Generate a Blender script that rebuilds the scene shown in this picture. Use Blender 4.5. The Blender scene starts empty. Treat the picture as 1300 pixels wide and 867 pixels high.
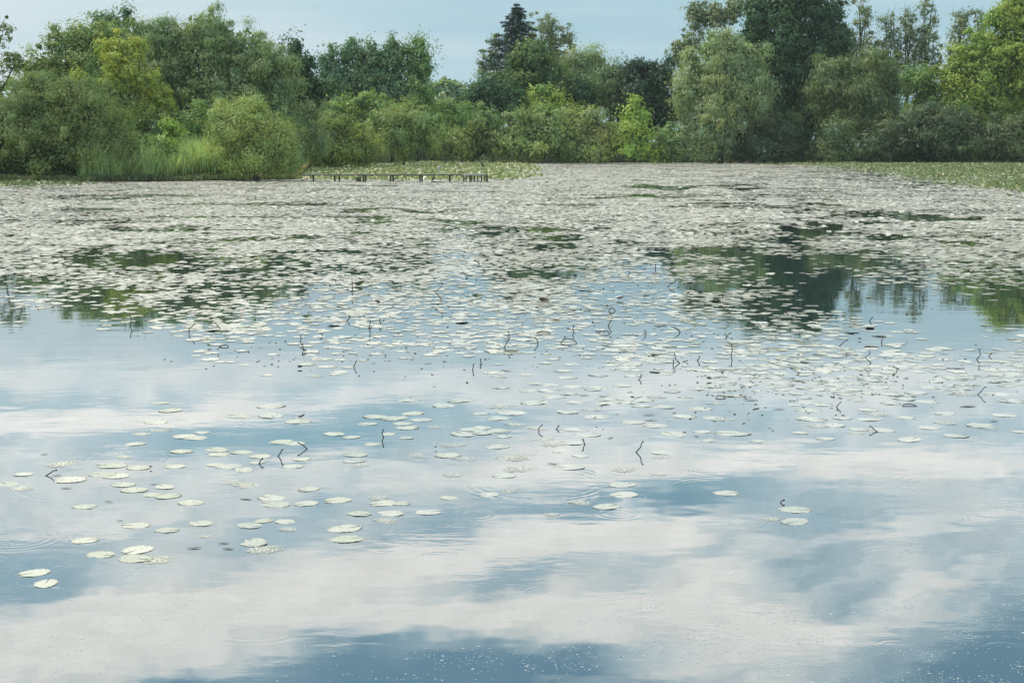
import bpy, math
import numpy as np
rng = np.random.default_rng(11)
S = bpy.context.scene
COL = S.collection
R = math.radians

# ------------------------------------------------------------------ camera
F, CX, CY, H0 = 1805.0, 650.0, 433.5, 185.0      # focal length in photo pixels, image centre, horizon row
CAM_H = 3.5
PITCH = math.atan((CY - H0) / F)
cam_d = bpy.data.cameras.new('camera')
cam = bpy.data.objects.new('camera', cam_d)
COL.objects.link(cam)
cam.location = (0, 0, CAM_H)
cam.rotation_euler = (R(90) - PITCH, 0, 0)
cam_d.sensor_width = 36.0
cam_d.lens = 36.0 * F / 1300.0
cam_d.clip_start = 0.1
cam_d.clip_end = 12000
S.camera = cam

# ------------------------------------------------------------------ exposure, render
S.view_settings.view_transform = 'Standard'
S.view_settings.look = 'None'
S.view_settings.exposure = 0.0
S.view_settings.gamma = 1.0
S.view_settings.use_curve_mapping = False
S.cycles.max_bounces = 8
S.cycles.diffuse_bounces = 4
S.cycles.glossy_bounces = 3
S.cycles.transmission_bounces = 4
S.cycles.transparent_max_bounces = 8
S.cycles.sample_clamp_indirect = 6.0
S.cycles.use_denoising = True
S.cycles.denoiser = 'OPENIMAGEDENOISE'
S.cycles.denoising_input_passes = 'RGB_ALBEDO_NORMAL'
S.cycles.denoising_prefilter = 'NONE'


def ray(px, py):
    a, b = (px - CX) / F, (CY - py) / F
    return np.array([a, math.cos(PITCH) + b * math.sin(PITCH), -math.sin(PITCH) + b * math.cos(PITCH)])


def at_depth(px, py, d):
    r = ray(px, py)
    t = d / r[1]
    return np.array([r[0] * t, d, CAM_H + r[2] * t])


def on_water(px, py, z=0.0):
    r = ray(px, py)
    t = (z - CAM_H) / r[2]
    return np.array([r[0] * t, r[1] * t, z])


def project(x, y, z=0.0):
    dz = z - CAM_H
    fwd = y * math.cos(PITCH) - dz * math.sin(PITCH)
    up = y * math.sin(PITCH) + dz * math.cos(PITCH)
    return CX + F * x / fwd, CY - F * up / fwd


# ------------------------------------------------------------------ node helpers
class NT:
    def __init__(self, tree):
        self.t = tree
        tree.nodes.clear()

    def n(self, kind, **kw):
        nd = self.t.nodes.new(kind)
        for k, v in kw.items():
            setattr(nd, k, v)
        return nd

    def put(self, sock, v):
        if v is None:
            return
        if hasattr(v, 'is_output'):
            self.t.links.new(v, sock)
        else:
            sock.default_value = v

    def m(self, op, a, b=None, c=None, clamp=False):
        nd = self.n('ShaderNodeMath', operation=op, use_clamp=clamp)
        for i, v in enumerate((a, b, c)):
            self.put(nd.inputs[i], v)
        return nd.outputs[0]

    def vm(self, op, a, b=None):
        nd = self.n('ShaderNodeVectorMath', operation=op)
        self.put(nd.inputs[0], a)
        if b is not None:
            self.put(nd.inputs[3] if op == 'SCALE' else nd.inputs[1], b)
        return nd.outputs['Value'] if op in ('LENGTH', 'DOT_PRODUCT') else nd.outputs[0]

    def mix(self, f, a, b):
        nd = self.n('ShaderNodeMix', data_type='RGBA')
        self.put(nd.inputs[0], f)
        self.put(nd.inputs[6], a if hasattr(a, 'is_output') else (*a, 1))
        self.put(nd.inputs[7], b if hasattr(b, 'is_output') else (*b, 1))
        return nd.outputs[2]

    def smooth(self, v, lo, hi):
        nd = self.n('ShaderNodeMapRange', interpolation_type='SMOOTHSTEP')
        self.put(nd.inputs[0], v)
        nd.inputs[1].default_value = lo
        nd.inputs[2].default_value = hi
        return nd.outputs[0]

    def noise(self, vec, scale, detail=3.0, rough=0.55, dim='3D'):
        nd = self.n('ShaderNodeTexNoise', noise_dimensions=dim)
        self.put(nd.inputs['Vector'], vec)
        nd.inputs['Scale'].default_value = scale
        nd.inputs['Detail'].default_value = detail
        nd.inputs['Roughness'].default_value = rough
        return nd.outputs[0], nd.outputs[1]

    def xyz(self, x, y, z):
        nd = self.n('ShaderNodeCombineXYZ')
        for i, v in enumerate((x, y, z)):
            self.put(nd.inputs[i], v)
        return nd.outputs[0]

    def sep(self, v):
        nd = self.n('ShaderNodeSeparateXYZ')
        self.put(nd.inputs[0], v)
        return nd.outputs


# ------------------------------------------------------------------ sky: Nishita behind broken cloud
SUN_EL, SUN_AZ = 57.0, -80.0                       # azimuth from the view direction, minus = to the left
W = bpy.data.worlds.new('World')
S.world = W
W.use_nodes = True
w = NT(W.node_tree)
sky = w.n('ShaderNodeTexSky', sky_type='NISHITA')
sky.sun_disc = False
sky.sun_elevation = R(SUN_EL)
sky.sun_rotation = R(SUN_AZ)
sky.air_density = 1.0
sky.dust_density = 0.6
sky.ozone_density = 2.0
d = w.n('ShaderNodeTexCoord').outputs['Generated']
sx, sy, sz = w.sep(d)
zc = w.m('MAXIMUM', sz, 0.0)
inv = w.m('DIVIDE', 1.0, w.m('ADD', zc, 0.10))
plane = w.xyz(w.m('MULTIPLY', sx, inv), w.m('MULTIPLY', sy, inv), 0.0)
ys = w.m('MAXIMUM', sy, 0.05)
X = w.m('DIVIDE', sx, ys)
Z = w.m('DIVIDE', zc, ys)
warp_f, warp_c = w.noise(w.xyz(w.m('MULTIPLY', X, 8.0), w.m('MULTIPLY', Z, 22.0), 3.1), 1.0, 4.0, 0.6)
wx, wy, wz = w.sep(w.vm('SUBTRACT', warp_c, (0.5, 0.5, 0.5)))
Xw = w.m('ADD', X, w.m('MULTIPLY', wx, 0.13))
Zw = w.m('ADD', Z, w.m('MULTIPLY', wy, 0.065))
plane_w = plane
fb, _ = w.noise(plane_w, 0.75, 7.0, 0.60)
fine, _ = w.noise(w.xyz(w.m('MULTIPLY', Xw, 11.0), w.m('MULTIPLY', w.m('MULTIPLY_ADD', X, 0.22, Zw), 44.0), 7.7), 1.0, 7.0, 0.62)


def mirrored(px, py):
    r = ray(px, py)
    return r[0] / r[1], -r[2] / r[1]


# cloud banks, given where the pond mirrors them: (px, py, half width, half height, slope in degrees, weight)
BANKS = [
    (90, 528, 210, 17, 5, .75), (330, 520, 200, 9, 4, .30), (60, 585, 150, 22, 6, .60), (160, 470, 260, 13, 3, .30),
    (60, 655, 170, 30, 4, .45), (330, 600, 150, 10, 8, .5), (600, 606, 240, 14, 3, .50), (560, 585, 130, 10, 5, .35),
    (960, 592, 190, 14, 3, .62), (1190, 592, 150, 12, 2, .5), (1130, 480, 260, 22, 2, .40),
    (760, 575, 120, 24, 0, .40), (260, 760, 330, 50, 8, .95), (560, 708, 260, 17, 8, .85), (820, 680, 110, 14, 8, .8),
    (80, 825, 260, 42, 4, .90), (330, 800, 200, 30, 8, .5), (760, 785, 260, 24, -2, .75), (640, 790, 140, 22, 4, .5),
    (930, 735, 90, 26, -20, .65), (1000, 790, 150, 26, -12, .8), (950, 850, 190, 34, -8, .75), (880, 690, 60, 9, 0, .3),
    (1160, 755, 34, 34, -25, .7), (1110, 800, 70, 14, 5, .45), (1070, 690, 120, 12, 8, .45), (1270, 650, 80, 16, 0, .5),
    (1200, 735, 140, 22, -6, .22), (1280, 730, 70, 20, 0, .3), (640, 660, 120, 18, 3, .15),
    (700, 500, 300, 24, 0, .25),
    (1120, 628, 190, 20, -3, .30), (1210, 700, 120, 26, 0, .22),
    # clear gaps
    (520, 668, 190, 16, 6, -.55), (470, 540, 260, 12, 3, -.40), (760, 640, 120, 12, 4, -.35), (180, 560, 120, 6, 3, -.3), (90, 500, 140, 7, 3, -.35),
    (30, 740, 75, 24, 4, -.8), (620, 735, 160, 26, 6, -.75), (540, 848, 190, 26, 5, -1.0), (1290, 830, 150, 50, 10, -1.1),
    (1150, 710, 140, 15, 4, -.30), (1100, 640, 190, 20, -3, -.30), (215, 862, 50, 10, -4, -1.2), (300, 560, 150, 10, 6, -.5),
    (130, 628, 150, 9, 6, -.4), (440, 555, 110, 22, 0, -.4), (240, 500, 140, 7, 3, -.35), (830, 640, 110, 12, 6, -.5),
    (900, 700, 28, 14, 0, -.5), (720, 840, 70, 12, 0, -.5), (960, 760, 60, 10, 8, -.4),
]
acc = None
for (px, py, hw, hh, sl, wt) in BANKS:
    x0, z0 = mirrored(px, py)
    x1, _ = mirrored(px + hw, py)
    _, z1 = mirrored(px, py + hh)
    a, b = abs(x1 - x0) * 1.25, abs(z1 - z0) * 1.35
    tn = -math.tan(R(sl))
    dx = w.m('SUBTRACT', Xw, x0)
    dz = w.m('SUBTRACT', w.m('SUBTRACT', Zw, z0), w.m('MULTIPLY', dx, tn))
    p = w.m('POWER', w.m('MULTIPLY', dx, 1 / a), 2.0)
    q = w.m('POWER', w.m('MULTIPLY', dz, 1 / b), 2.0)
    g = w.m('EXPONENT', w.m('MULTIPLY', w.m('ADD', p, q), -1.0))
    acc = w.m('MULTIPLY', g, wt) if acc is None else w.m('MULTIPLY_ADD', g, wt, acc)
front = w.m('MULTIPLY', w.smooth(sy, 0.2, 0.6), w.smooth(Z, 0.62, 0.42))
side = w.m('SUBTRACT', 1.0, w.smooth(w.m('ABSOLUTE', X), 0.40, 0.75))
front = w.m('MULTIPLY', front, side)
acc = w.m('MULTIPLY', acc, front)
field = w.m('ADD', w.m('ADD', w.m('MULTIPLY', w.m('SUBTRACT', fb, 0.5), 1.1), w.m('MULTIPLY', w.m('SUBTRACT', fine, 0.5), 1.9)), acc)
field = w.m('ADD', field, w.m('MULTIPLY', w.m('SUBTRACT', 1.0, front), 0.30))
field = w.m('ADD', field, w.m('MULTIPLY_ADD', w.smooth(Z, 0.25, 0.42), -0.52, 0.46))
cover = w.smooth(field, -0.80, 0.80)
thick = w.smooth(field, 0.10, 1.45)
blue = w.vm('SCALE', sky.outputs[0], 0.075)
blue = w.n('ShaderNodeMix', data_type='RGBA', blend_type='MULTIPLY')
blue.inputs[0].default_value = 1.0
w.put(blue.inputs[6], w.vm('SCALE', sky.outputs[0], 0.14))
blue.inputs[7].default_value = (1.12, 1.30, 1.08, 1)
cloud = w.mix(thick, (0.82, 1.02, 1.12), (1.58, 1.54, 1.46))
wisp, _ = w.noise(w.xyz(w.m('MULTIPLY', Xw, 30.0), w.m('MULTIPLY', Zw, 95.0), 2.2), 1.0, 5.0, 0.6)
cloud = w.vm('SCALE', cloud, w.m('MULTIPLY_ADD', w.smooth(wisp, 0.25, 0.75), 0.16, 0.91))
col = w.mix(cover, blue.outputs[2], cloud)
# grey-blue veil of distant cloud along the horizon
veil_n, _ = w.noise(w.xyz(w.m('MULTIPLY', X, 3.0), w.m('MULTIPLY', Z, 24.0), 1.0), 1.0, 4.0, 0.55)
lft = w.smooth(X, 0.05, -0.42)
veil = w.mix(w.m('MULTIPLY_ADD', w.smooth(veil_n, 0.35, 0.8), 0.35, w.m('MULTIPLY', lft, 0.55), clamp=True), (0.39, 0.60, 0.70), (0.80, 0.86, 0.88))
vf = w.smooth(Z, 0.20, 0.085)
col = w.mix(vf, col, veil)
bg = w.n('ShaderNodeBackground')
w.put(bg.inputs[0], col)
bg.inputs[1].default_value = 1.0
w.t.links.new(bg.outputs[0], w.n('ShaderNodeOutputWorld').inputs[0])
W.cycles.sampling_method = 'MANUAL'
W.cycles.sample_map_resolution = 512

sun_d = bpy.data.lights.new('sun', 'SUN')
sun_d.energy = 4.8
sun_d.angle = R(3.0)
sun_d.color = (1.0, 0.94, 0.83)
sun = bpy.data.objects.new('sun', sun_d)
COL.objects.link(sun)
sun.rotation_euler = (R(90 - SUN_EL), 0, R(180 - SUN_AZ) + 0)
from mathutils import Vector
sdir = Vector((math.sin(R(SUN_AZ)) * math.cos(R(SUN_EL)), math.cos(R(SUN_AZ)) * math.cos(R(SUN_EL)), math.sin(R(SUN_EL))))
sun.rotation_euler = (-sdir).to_track_quat('-Z', 'Y').to_euler()


# ------------------------------------------------------------------ materials
def material(name):
    mt = bpy.data.materials.new(name)
    mt.use_nodes = True
    return mt, NT(mt.node_tree)


def simple(name, rgb, rough=0.8, var=0.25, scale=6.0, spec=0.3):
    mt, t = material(name)
    b = t.n('ShaderNodeBsdfPrincipled')
    co = t.n('ShaderNodeTexCoord').outputs['Object']
    f, _ = t.noise(co, scale, 4.0)
    lo = tuple(c * (1 - var) for c in rgb)
    hi = tuple(min(1, c * (1 + var)) for c in rgb)
    t.put(b.inputs['Base Color'], t.mix(f, lo, hi))
    b.inputs['Roughness'].default_value = rough
    b.inputs['Specular IOR Level'].default_value = spec
    t.t.links.new(b.outputs[0], t.n('ShaderNodeOutputMaterial').inputs[0])
    return mt


def foliage_mat(name, transl=0.38, spec=0.025):
    mt, t = material(name)
    at = t.n('ShaderNodeAttribute', attribute_name='tint').outputs['Color']
    df = t.n('ShaderNodeBsdfDiffuse')
    tr = t.n('ShaderNodeBsdfTranslucent')
    gl = t.n('ShaderNodeBsdfGlossy')
    gl.inputs['Roughness'].default_value = 0.5
    t.put(df.inputs[0], at)
    tint = t.n('ShaderNodeMix', data_type='RGBA', blend_type='MULTIPLY')
    tint.inputs[0].default_value = 1.0
    t.put(tint.inputs[6], at)
    tint.inputs[7].default_value = (1.25, 1.3, 0.55, 1)
    t.put(tr.inputs[0], tint.outputs[2])
    m1 = t.n('ShaderNodeMixShader')
    m1.inputs[0].default_value = transl
    t.put(m1.inputs[1], df.outputs[0]); t.put(m1.inputs[2], tr.outputs[0])
    m2 = t.n('ShaderNodeMixShader')
    m2.inputs[0].default_value = spec
    t.put(m2.inputs[1], m1.outputs[0]); t.put(m2.inputs[2], gl.outputs[0])
    t.t.links.new(m2.outputs[0], t.n('ShaderNodeOutputMaterial').inputs[0])
    return mt


def pad_mat(name):
    mt, t = material(name)
    tint = t.n('ShaderNodeAttribute', attribute_name='tint').outputs['Fac']
    loc = t.n('ShaderNodeAttribute', attribute_name='loc').outputs['Vector']
    eaten = t.n('ShaderNodeAttribute', attribute_name='eaten').outputs['Fac']
    wet = t.n('ShaderNodeAttribute', attribute_name='wet').outputs['Fac']
    lx, ly, lz = t.sep(loc)
    seed = t.m('MULTIPLY', lz, 37.0)
    lv = t.xyz(lx, ly, seed)
    blotch, _ = t.noise(lv, 2.2, 4.0, 0.6)
    speck, _ = t.noise(lv, 6.5, 3.0, 0.65)
    rad = t.vm('LENGTH', t.xyz(lx, ly, 0.0))
    ang = t.m('ARCTAN2', ly, lx)
    vein = t.m('POWER', t.m('ABSOLUTE', t.m('SINE', t.m('MULTIPLY', ang, 7.0))), 0.35)
    vein = t.m('MULTIPLY', t.m('SUBTRACT', 1.0, vein), t.smooth(rad, 0.05, 0.3))
    base = t.mix(tint, (0.58, 0.55, 0.48), (0.37, 0.385, 0.29))  # paler than the leaf itself: waxy sky sheen put into the colour
    base = t.mix(t.m('MULTIPLY', t.smooth(blotch, 0.52, 0.75), 0.6), base, (0.54, 0.49, 0.37))
    base = t.mix(t.m('MULTIPLY', vein, 0.35), base, (0.58, 0.56, 0.47))
    edge = t.m('MULTIPLY', t.smooth(rad, 0.74, 1.0), t.smooth(speck, 0.44, 0.60))
    base = t.mix(edge, base, (0.10, 0.075, 0.04))
    spot = t.m('MULTIPLY', t.smooth(speck, 0.58, 0.66), 0.9)
    base = t.mix(spot, base, (0.09, 0.07, 0.04))
    base = t.mix(t.m('MULTIPLY', eaten, 0.3), base, (0.50, 0.47, 0.37))
    b = t.n('ShaderNodeBsdfPrincipled')
    film = t.n('ShaderNodeMix', data_type='RGBA', blend_type='MULTIPLY')
    t.put(film.inputs[0], wet)
    t.put(film.inputs[6], base)
    film.inputs[7].default_value = (0.66, 0.68, 0.66, 1)
    t.put(b.inputs['Base Color'], film.outputs[2])
    t.put(b.inputs['Roughness'], t.m('MULTIPLY_ADD', blotch, 0.25, 0.30))
    b.inputs['Specular IOR Level'].default_value = 0.5
    t.put(b.inputs['Coat Weight'], t.m('MULTIPLY_ADD', wet, 0.85, 0.10))      # a film of pond water
    b.inputs['Coat Roughness'].default_value = 0.07
    b.inputs['Coat IOR'].default_value = 1.6
    bp = t.n('ShaderNodeBump')
    bp.inputs['Strength'].default_value = 0.35
    bp.inputs['Distance'].default_value = 0.02
    t.put(bp.inputs['Height'], t.m('ADD', blotch, t.m('MULTIPLY', vein, 0.25)))
    t.put(b.inputs['Normal'], bp.outputs[0])
    # insect-eaten leaves have real holes
    hole = t.m('MULTIPLY', eaten, t.smooth(t.m('ADD', speck, t.m('MULTIPLY', rad, 0.10)), 0.56, 0.60))
    tp = t.n('ShaderNodeBsdfTransparent')
    mx = t.n('ShaderNodeMixShader')
    t.put(mx.inputs[0], hole); t.put(mx.inputs[1], b.outputs[0]); t.put(mx.inputs[2], tp.outputs[0])
    t.t.links.new(mx.outputs[0], t.n('ShaderNodeOutputMaterial').inputs[0])
    return mt


def water_mat():
    mt, t = material('pond_water')
    co = t.n('ShaderNodeTexCoord').outputs['Object']
    x, y, z = t.sep(co)
    near = t.m('SUBTRACT', 1.0, t.smooth(y, 14.0, 30.0))

    def rings(scale, freq, thr, shift):
        v = t.n('ShaderNodeTexVoronoi', voronoi_dimensions='2D', feature='F1')
        t.put(v.inputs['Vector'], t.vm('ADD', co, shift))
        v.inputs['Scale'].default_value = scale
        dist, colr = v.outputs[0], v.outputs[1]
        r, g, b = t.sep(colr)
        on = t.m('GREATER_THAN', r, thr)
        r0 = t.m('MULTIPLY_ADD', g, 0.30, 0.08)             # ring radius in cell units
        u = t.m('DIVIDE', t.m('SUBTRACT', dist, r0), 0.07)
        env = t.m('EXPONENT', t.m('MULTIPLY', t.m('MULTIPLY', u, u), -1.0))
        inside = t.smooth(dist, 0.46, 0.34)
        return t.m('MULTIPLY', t.m('MULTIPLY', t.m('MULTIPLY', t.m('SINE', t.m('MULTIPLY', dist, freq)), env), on), inside)
    h = t.m('ADD', rings(0.75, 95.0, 0.60, (0.3, 0.2, 0)), t.m('MULTIPLY', rings(1.5, 70.0, 0.72, (5.1, 2.7, 0)), 0.6))
    h = t.m('ADD', h, t.m('MULTIPLY', rings(0.42, 150.0, 0.6, (9.1, 1.7, 0)), 1.0))
    h = t.m('MULTIPLY', h, near)
    sw, _ = t.noise(t.xyz(t.m('MULTIPLY', x, 0.6), y, 0.0), 1.3, 2.0, 0.5)
    sw2, _ = t.noise(t.xyz(t.m('MULTIPLY', x, 0.5), y, 4.0), 7.0, 2.0, 0.5)
    patch, _ = t.noise(co, 0.55, 2.0, 0.5)
    h = t.m('MULTIPLY', h, t.smooth(patch, 0.42, 0.66))
    height = t.m('ADD', t.m('MULTIPLY', h, 0.00017), t.m('ADD', t.m('MULTIPLY', sw, 0.0020), t.m('MULTIPLY', t.m('MULTIPLY', sw2, t.smooth(patch, 0.40, 0.70)), 0.0008)))
    bp = t.n('ShaderNodeBump')
    bp.inputs['Strength'].default_value = 1.0
    bp.inputs['Distance'].default_value = 1.0
    t.put(bp.inputs['Height'], height)
    gl = t.n('ShaderNodeBsdfGlossy')
    gl.inputs['Roughness'].default_value = 0.015
    gl.inputs['Color'].default_value = (0.97, 0.99, 1.0, 1)
    t.put(gl.inputs['Normal'], bp.outputs[0])
    df = t.n('ShaderNodeBsdfDiffuse')
    df.inputs['Color'].default_value = (0.020, 0.036, 0.036, 1)
    fr = t.n('ShaderNodeFresnel')
    fr.inputs[0].default_value = 1.33
    mx = t.n('ShaderNodeMixShader')
    t.put(mx.inputs[0], t.m('MULTIPLY_ADD', fr.outputs[0], 0.66, 0.32, clamp=True))
    t.put(mx.inputs[1], df.outputs[0]); t.put(mx.inputs[2], gl.outputs[0])
    t.t.links.new(mx.outputs[0], t.n('ShaderNodeOutputMaterial').inputs[0])
    return mt


def ground_mat():
    mt, t = material('bank_ground')
    co = t.n('ShaderNodeTexCoord').outputs['Object']
    f, _ = t.noise(co, 0.4, 6.0, 0.65)
    f2, _ = t.noise(co, 3.0, 4.0, 0.6)
    _, _, z = t.sep(co)
    b = t.n('ShaderNodeBsdfPrincipled')
    c = t.mix(f, (0.035, 0.055, 0.018), (0.075, 0.10, 0.03))
    c = t.mix(t.m('MULTIPLY', f2, 0.5), c, (0.06, 0.05, 0.03))
    t.put(b.inputs['Base Color'], t.mix(t.smooth(z, 0.28, 0.08), c, (0.035, 0.028, 0.02)))
    b.inputs['Roughness'].default_value = 0.95
    t.t.links.new(b.outputs[0], t.n('ShaderNodeOutputMaterial').inputs[0])
    return mt


M_LEAF = foliage_mat('tree_foliage')
M_REED = foliage_mat('reed_foliage', 0.3, 0.10)
M_EMERG = foliage_mat('emergent_leaf', 0.25, 0.06)
M_PAD = pad_mat('lily_pad')
M_WATER = water_mat()
M_GROUND = ground_mat()
M_BARK = simple('bark', (0.075, 0.062, 0.045), 0.9, 0.4, 3.0)
M_STEM = simple('dead_stem', (0.045, 0.030, 0.022), 0.6, 0.4, 20.0)
M_DEAD = simple('dead_leaf', (0.05, 0.038, 0.028), 0.7, 0.5, 14.0)
M_CURL = simple('curled_green_leaf', (0.06, 0.085, 0.03), 0.5, 0.5, 14.0)
M_FLUFF = simple('floating_fluff', (0.38, 0.44, 0.46), 0.9, 0.2, 9.0)
M_WOOD = simple('dark_wet_wood', (0.060, 0.056, 0.045), 0.85, 0.4, 4.0)
M_GREYWOOD = simple('grey_weathered_wood', (0.24, 0.25, 0.23), 0.85, 0.25, 4.0)
M_HERON = simple('heron_plumage', (0.27, 0.29, 0.31), 0.8, 0.15, 9.0)
M_HERONW = simple('heron_pale_plumage', (0.5, 0.5, 0.5), 0.8, 0.1, 9.0)
M_BEAK = simple('beak', (0.35, 0.25, 0.10), 0.6, 0.1, 9.0)
M_CORM = simple('cormorant_plumage', (0.022, 0.022, 0.026), 0.5, 0.3, 9.0)


# ------------------------------------------------------------------ object helpers
def make_mesh(name, verts, sizes, idx, mat=None, attrs=None, smooth=False):
    """verts n x 3, sizes = corners of each face, idx = the corners one after another"""
    me = bpy.data.meshes.new(name)
    verts = np.ascontiguousarray(verts, np.float32)
    sizes = np.asarray(sizes, np.int32)
    idx = np.asarray(idx, np.int32)
    me.vertices.add(len(verts))
    me.vertices.foreach_set('co', verts.ravel())
    me.loops.add(len(idx))
    me.loops.foreach_set('vertex_index', idx)
    me.polygons.add(len(sizes))
    st = np.zeros(len(sizes), np.int32)
    st[1:] = np.cumsum(sizes)[:-1]
    me.polygons.foreach_set('loop_start', st)
    me.polygons.foreach_set('loop_total', sizes)
    if smooth:
        me.polygons.foreach_set('use_smooth', np.ones(len(sizes), bool))
    for k, (typ, arr) in (attrs or {}).items():
        a = me.attributes.new(k, typ, 'POINT')
        a.data.foreach_set({'FLOAT': 'value', 'FLOAT_VECTOR': 'vector', 'FLOAT_COLOR': 'color'}[typ], np.ascontiguousarray(arr, np.float32).ravel())
    me.update(calc_edges=True)
    if mat:
        me.materials.append(mat)
    return me


def link(name, me, parent=None, label=None, cat=None, group=None, kind=None, loc=None):
    o = bpy.data.objects.new(name, me)
    COL.objects.link(o)
    if loc is not None:
        o.location = loc
    if parent is not None:
        o.parent = parent
    tag(o, label, cat, group, kind)
    return o


def tag(o, label=None, cat=None, group=None, kind=None):
    for k, v in (('label', label), ('category', cat), ('group', group), ('kind', kind)):
        if v:
            o[k] = v


def quads(P):
    """P: n x 4 x 3 -> verts, sizes, idx"""
    n, k = P.shape[:2]
    return P.reshape(-1, 3), np.full(n, k), np.arange(n * k)


class Solid:
    """collects boxes and tubes into one mesh"""
    def __init__(self):
        self.v, self.f = [], []

    def box(self, c, s, rz=0.0):
        o = len(self.v)
        for dx in (-.5, .5):
            for dy in (-.5, .5):
                for dz in (-.5, .5):
                    x, y = dx * s[0], dy * s[1]
                    self.v.append((c[0] + x * math.cos(rz) - y * math.sin(rz), c[1] + x * math.sin(rz) + y * math.cos(rz), c[2] + dz * s[2]))
        for q in ((0, 1, 3, 2), (4, 6, 7, 5), (0, 4, 5, 1), (2, 3, 7, 6), (0, 2, 6, 4), (1, 5, 7, 3)):
            self.f.append([o + i for i in q])
        return self

    def tube(self, pts, rad, n=6, flat=1.0):
        pts = [np.array(p, float) for p in pts]
        o = len(self.v)
        for i, p in enumerate(pts):
            t = pts[min(i + 1, len(pts) - 1)] - pts[max(i - 1, 0)]
            t = t / (np.linalg.norm(t) + 1e-9)
            u = np.cross(t, (0, 1, 0) if abs(t[1]) < .9 else (1, 0, 0))
            u /= np.linalg.norm(u)
            v = np.cross(t, u)
            r = rad[i] if hasattr(rad, '__len__') else rad
            for k in range(n):
                a = 2 * math.pi * k / n
                self.v.append(tuple(p + r * (math.cos(a) * u + flat * math.sin(a) * v)))
        for i in range(len(pts) - 1):
            for k in range(n):
                a, b = o + i * n + k, o + i * n + (k + 1) % n
                self.f.append([a, b, b + n, a + n])
        self.f.append([o + k for k in range(n)][::-1])
        self.f.append([o + (len(pts) - 1) * n + k for k in range(n)])
        return self

    def mesh(self, name, mat, smooth=False):
        return make_mesh(name, np.array(self.v), [len(q) for q in self.f], [i for q in self.f for i in q], mat, smooth=smooth)


def unit(a):
    return a / (np.linalg.norm(a, axis=-1, keepdims=True) + 1e-9)


class Noise2:
    """smooth value noise on a lattice"""
    def __init__(self, seed):
        self.g = np.random.default_rng(seed).random((256, 256))

    def __call__(self, x, y):
        x, y = np.asarray(x, float), np.asarray(y, float)
        xi, yi = np.floor(x).astype(int), np.floor(y).astype(int)
        fx, fy = x - xi, y - yi
        fx, fy = fx * fx * (3 - 2 * fx), fy * fy * (3 - 2 * fy)
        g = lambda a, b: self.g[a % 256, b % 256]
        return (g(xi, yi) * (1 - fx) + g(xi + 1, yi) * fx) * (1 - fy) + (g(xi, yi + 1) * (1 - fx) + g(xi + 1, yi + 1) * fx) * fy


N1, N2, N3 = Noise2(1), Noise2(2), Noise2(3)

# ------------------------------------------------------------------ setting: water and land
wm = make_mesh('water', np.array([(-900, -60, 0), (900, -60, 0), (900, 900, 0), (-900, 900, 0)], float), [4], [0, 1, 2, 3], M_WATER)
link('water', wm, kind='structure', label='still pond surface mirroring clouds and trees')

SHORE = [(-2500, 236), (-900, 233.5), (-300, 232), (0, 231), (100, 231), (200, 230), (300, 229), (372, 228), (384, 222), (392, 214), (450, 211),
         (520, 206.6), (600, 206), (700, 206.5), (800, 206.5), (900, 206.7), (1000, 207), (1150, 207.3), (1300, 207.6), (1700, 208.5), (3800, 212)]
sxp = np.array([p[0] for p in SHORE], float)
syp = np.array([p[1] for p in SHORE], float)


def shore_y(px):
    return np.interp(px, sxp, syp)


cols = np.concatenate([np.arange(-2500, -200, 100), np.arange(-200, 1500, 6), np.arange(1500, 3801, 100)])
V = []
for c in cols:
    p = on_water(c, float(shore_y(c)) + (rng.random() - .5) * .25)
    u = p[:2] / np.linalg.norm(p[:2])
    for off, z in ((-1.5, -0.6), (0.0, -0.02), (0.25, 0.30 + .25 * rng.random()), (2.5, 0.6), (30, 1.0), (200, 2.0), (1200, 3.2), (5000, 3.4)):
        V.append((*(p[:2] + u * off), z))
nr = 8
nc = len(cols)
FI = []
for i in range(nc - 1):
    for k in range(nr - 1):
        a = i * nr + k
        FI += [a, a + nr, a + nr + 1, a + 1]
link('ground', make_mesh('ground', np.array(V), [4] * (len(FI) // 4), FI, M_GROUND), kind='structure', label='low grassy bank round the pond')

# ------------------------------------------------------------------ trees
STY = {   # two leaf colours, leaf length in m, width/length, droop, clump radius in px, leaves per px2, clump fill, shape noise
    'sallow': dict(a=(.066, .098, .036), b=(.116, .148, .052), L=.34, asp=.30, droop=.3, cr=13, den=1.7, thin=0.0),
    'willow': dict(a=(.085, .115, .055), b=(.135, .165, .085), L=.46, asp=.26, droop=.7, cr=13, den=1.7, thin=0.0),
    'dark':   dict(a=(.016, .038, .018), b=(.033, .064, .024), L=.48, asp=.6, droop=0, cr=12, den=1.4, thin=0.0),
    'mid':    dict(a=(.048, .086, .030), b=(.085, .125, .040), L=.42, asp=.5, droop=.1, cr=12, den=1.4, thin=0.0),
    'yellow': dict(a=(.115, .140, .032), b=(.185, .200, .048), L=.36, asp=.5, droop=.1, cr=8, den=1.4, thin=0.1),
    'bright': dict(a=(.085, .130, .028), b=(.150, .190, .040), L=.46, asp=.5, droop=0, cr=10, den=1.4, thin=0.0),
    'poplar': dict(a=(.038, .072, .038), b=(.060, .100, .048), L=.40, asp=.6, droop=0, cr=10, den=1.5, thin=0.05),
    'sparse': dict(a=(.065, .085, .050), b=(.105, .125, .070), L=.42, asp=.45, droop=.2, cr=6, den=.75, thin=0.45),
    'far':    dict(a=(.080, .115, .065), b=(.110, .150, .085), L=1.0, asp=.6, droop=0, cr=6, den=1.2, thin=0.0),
}
TREE_TOTAL = [0]


LEAF_GAIN = 2.5


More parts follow.
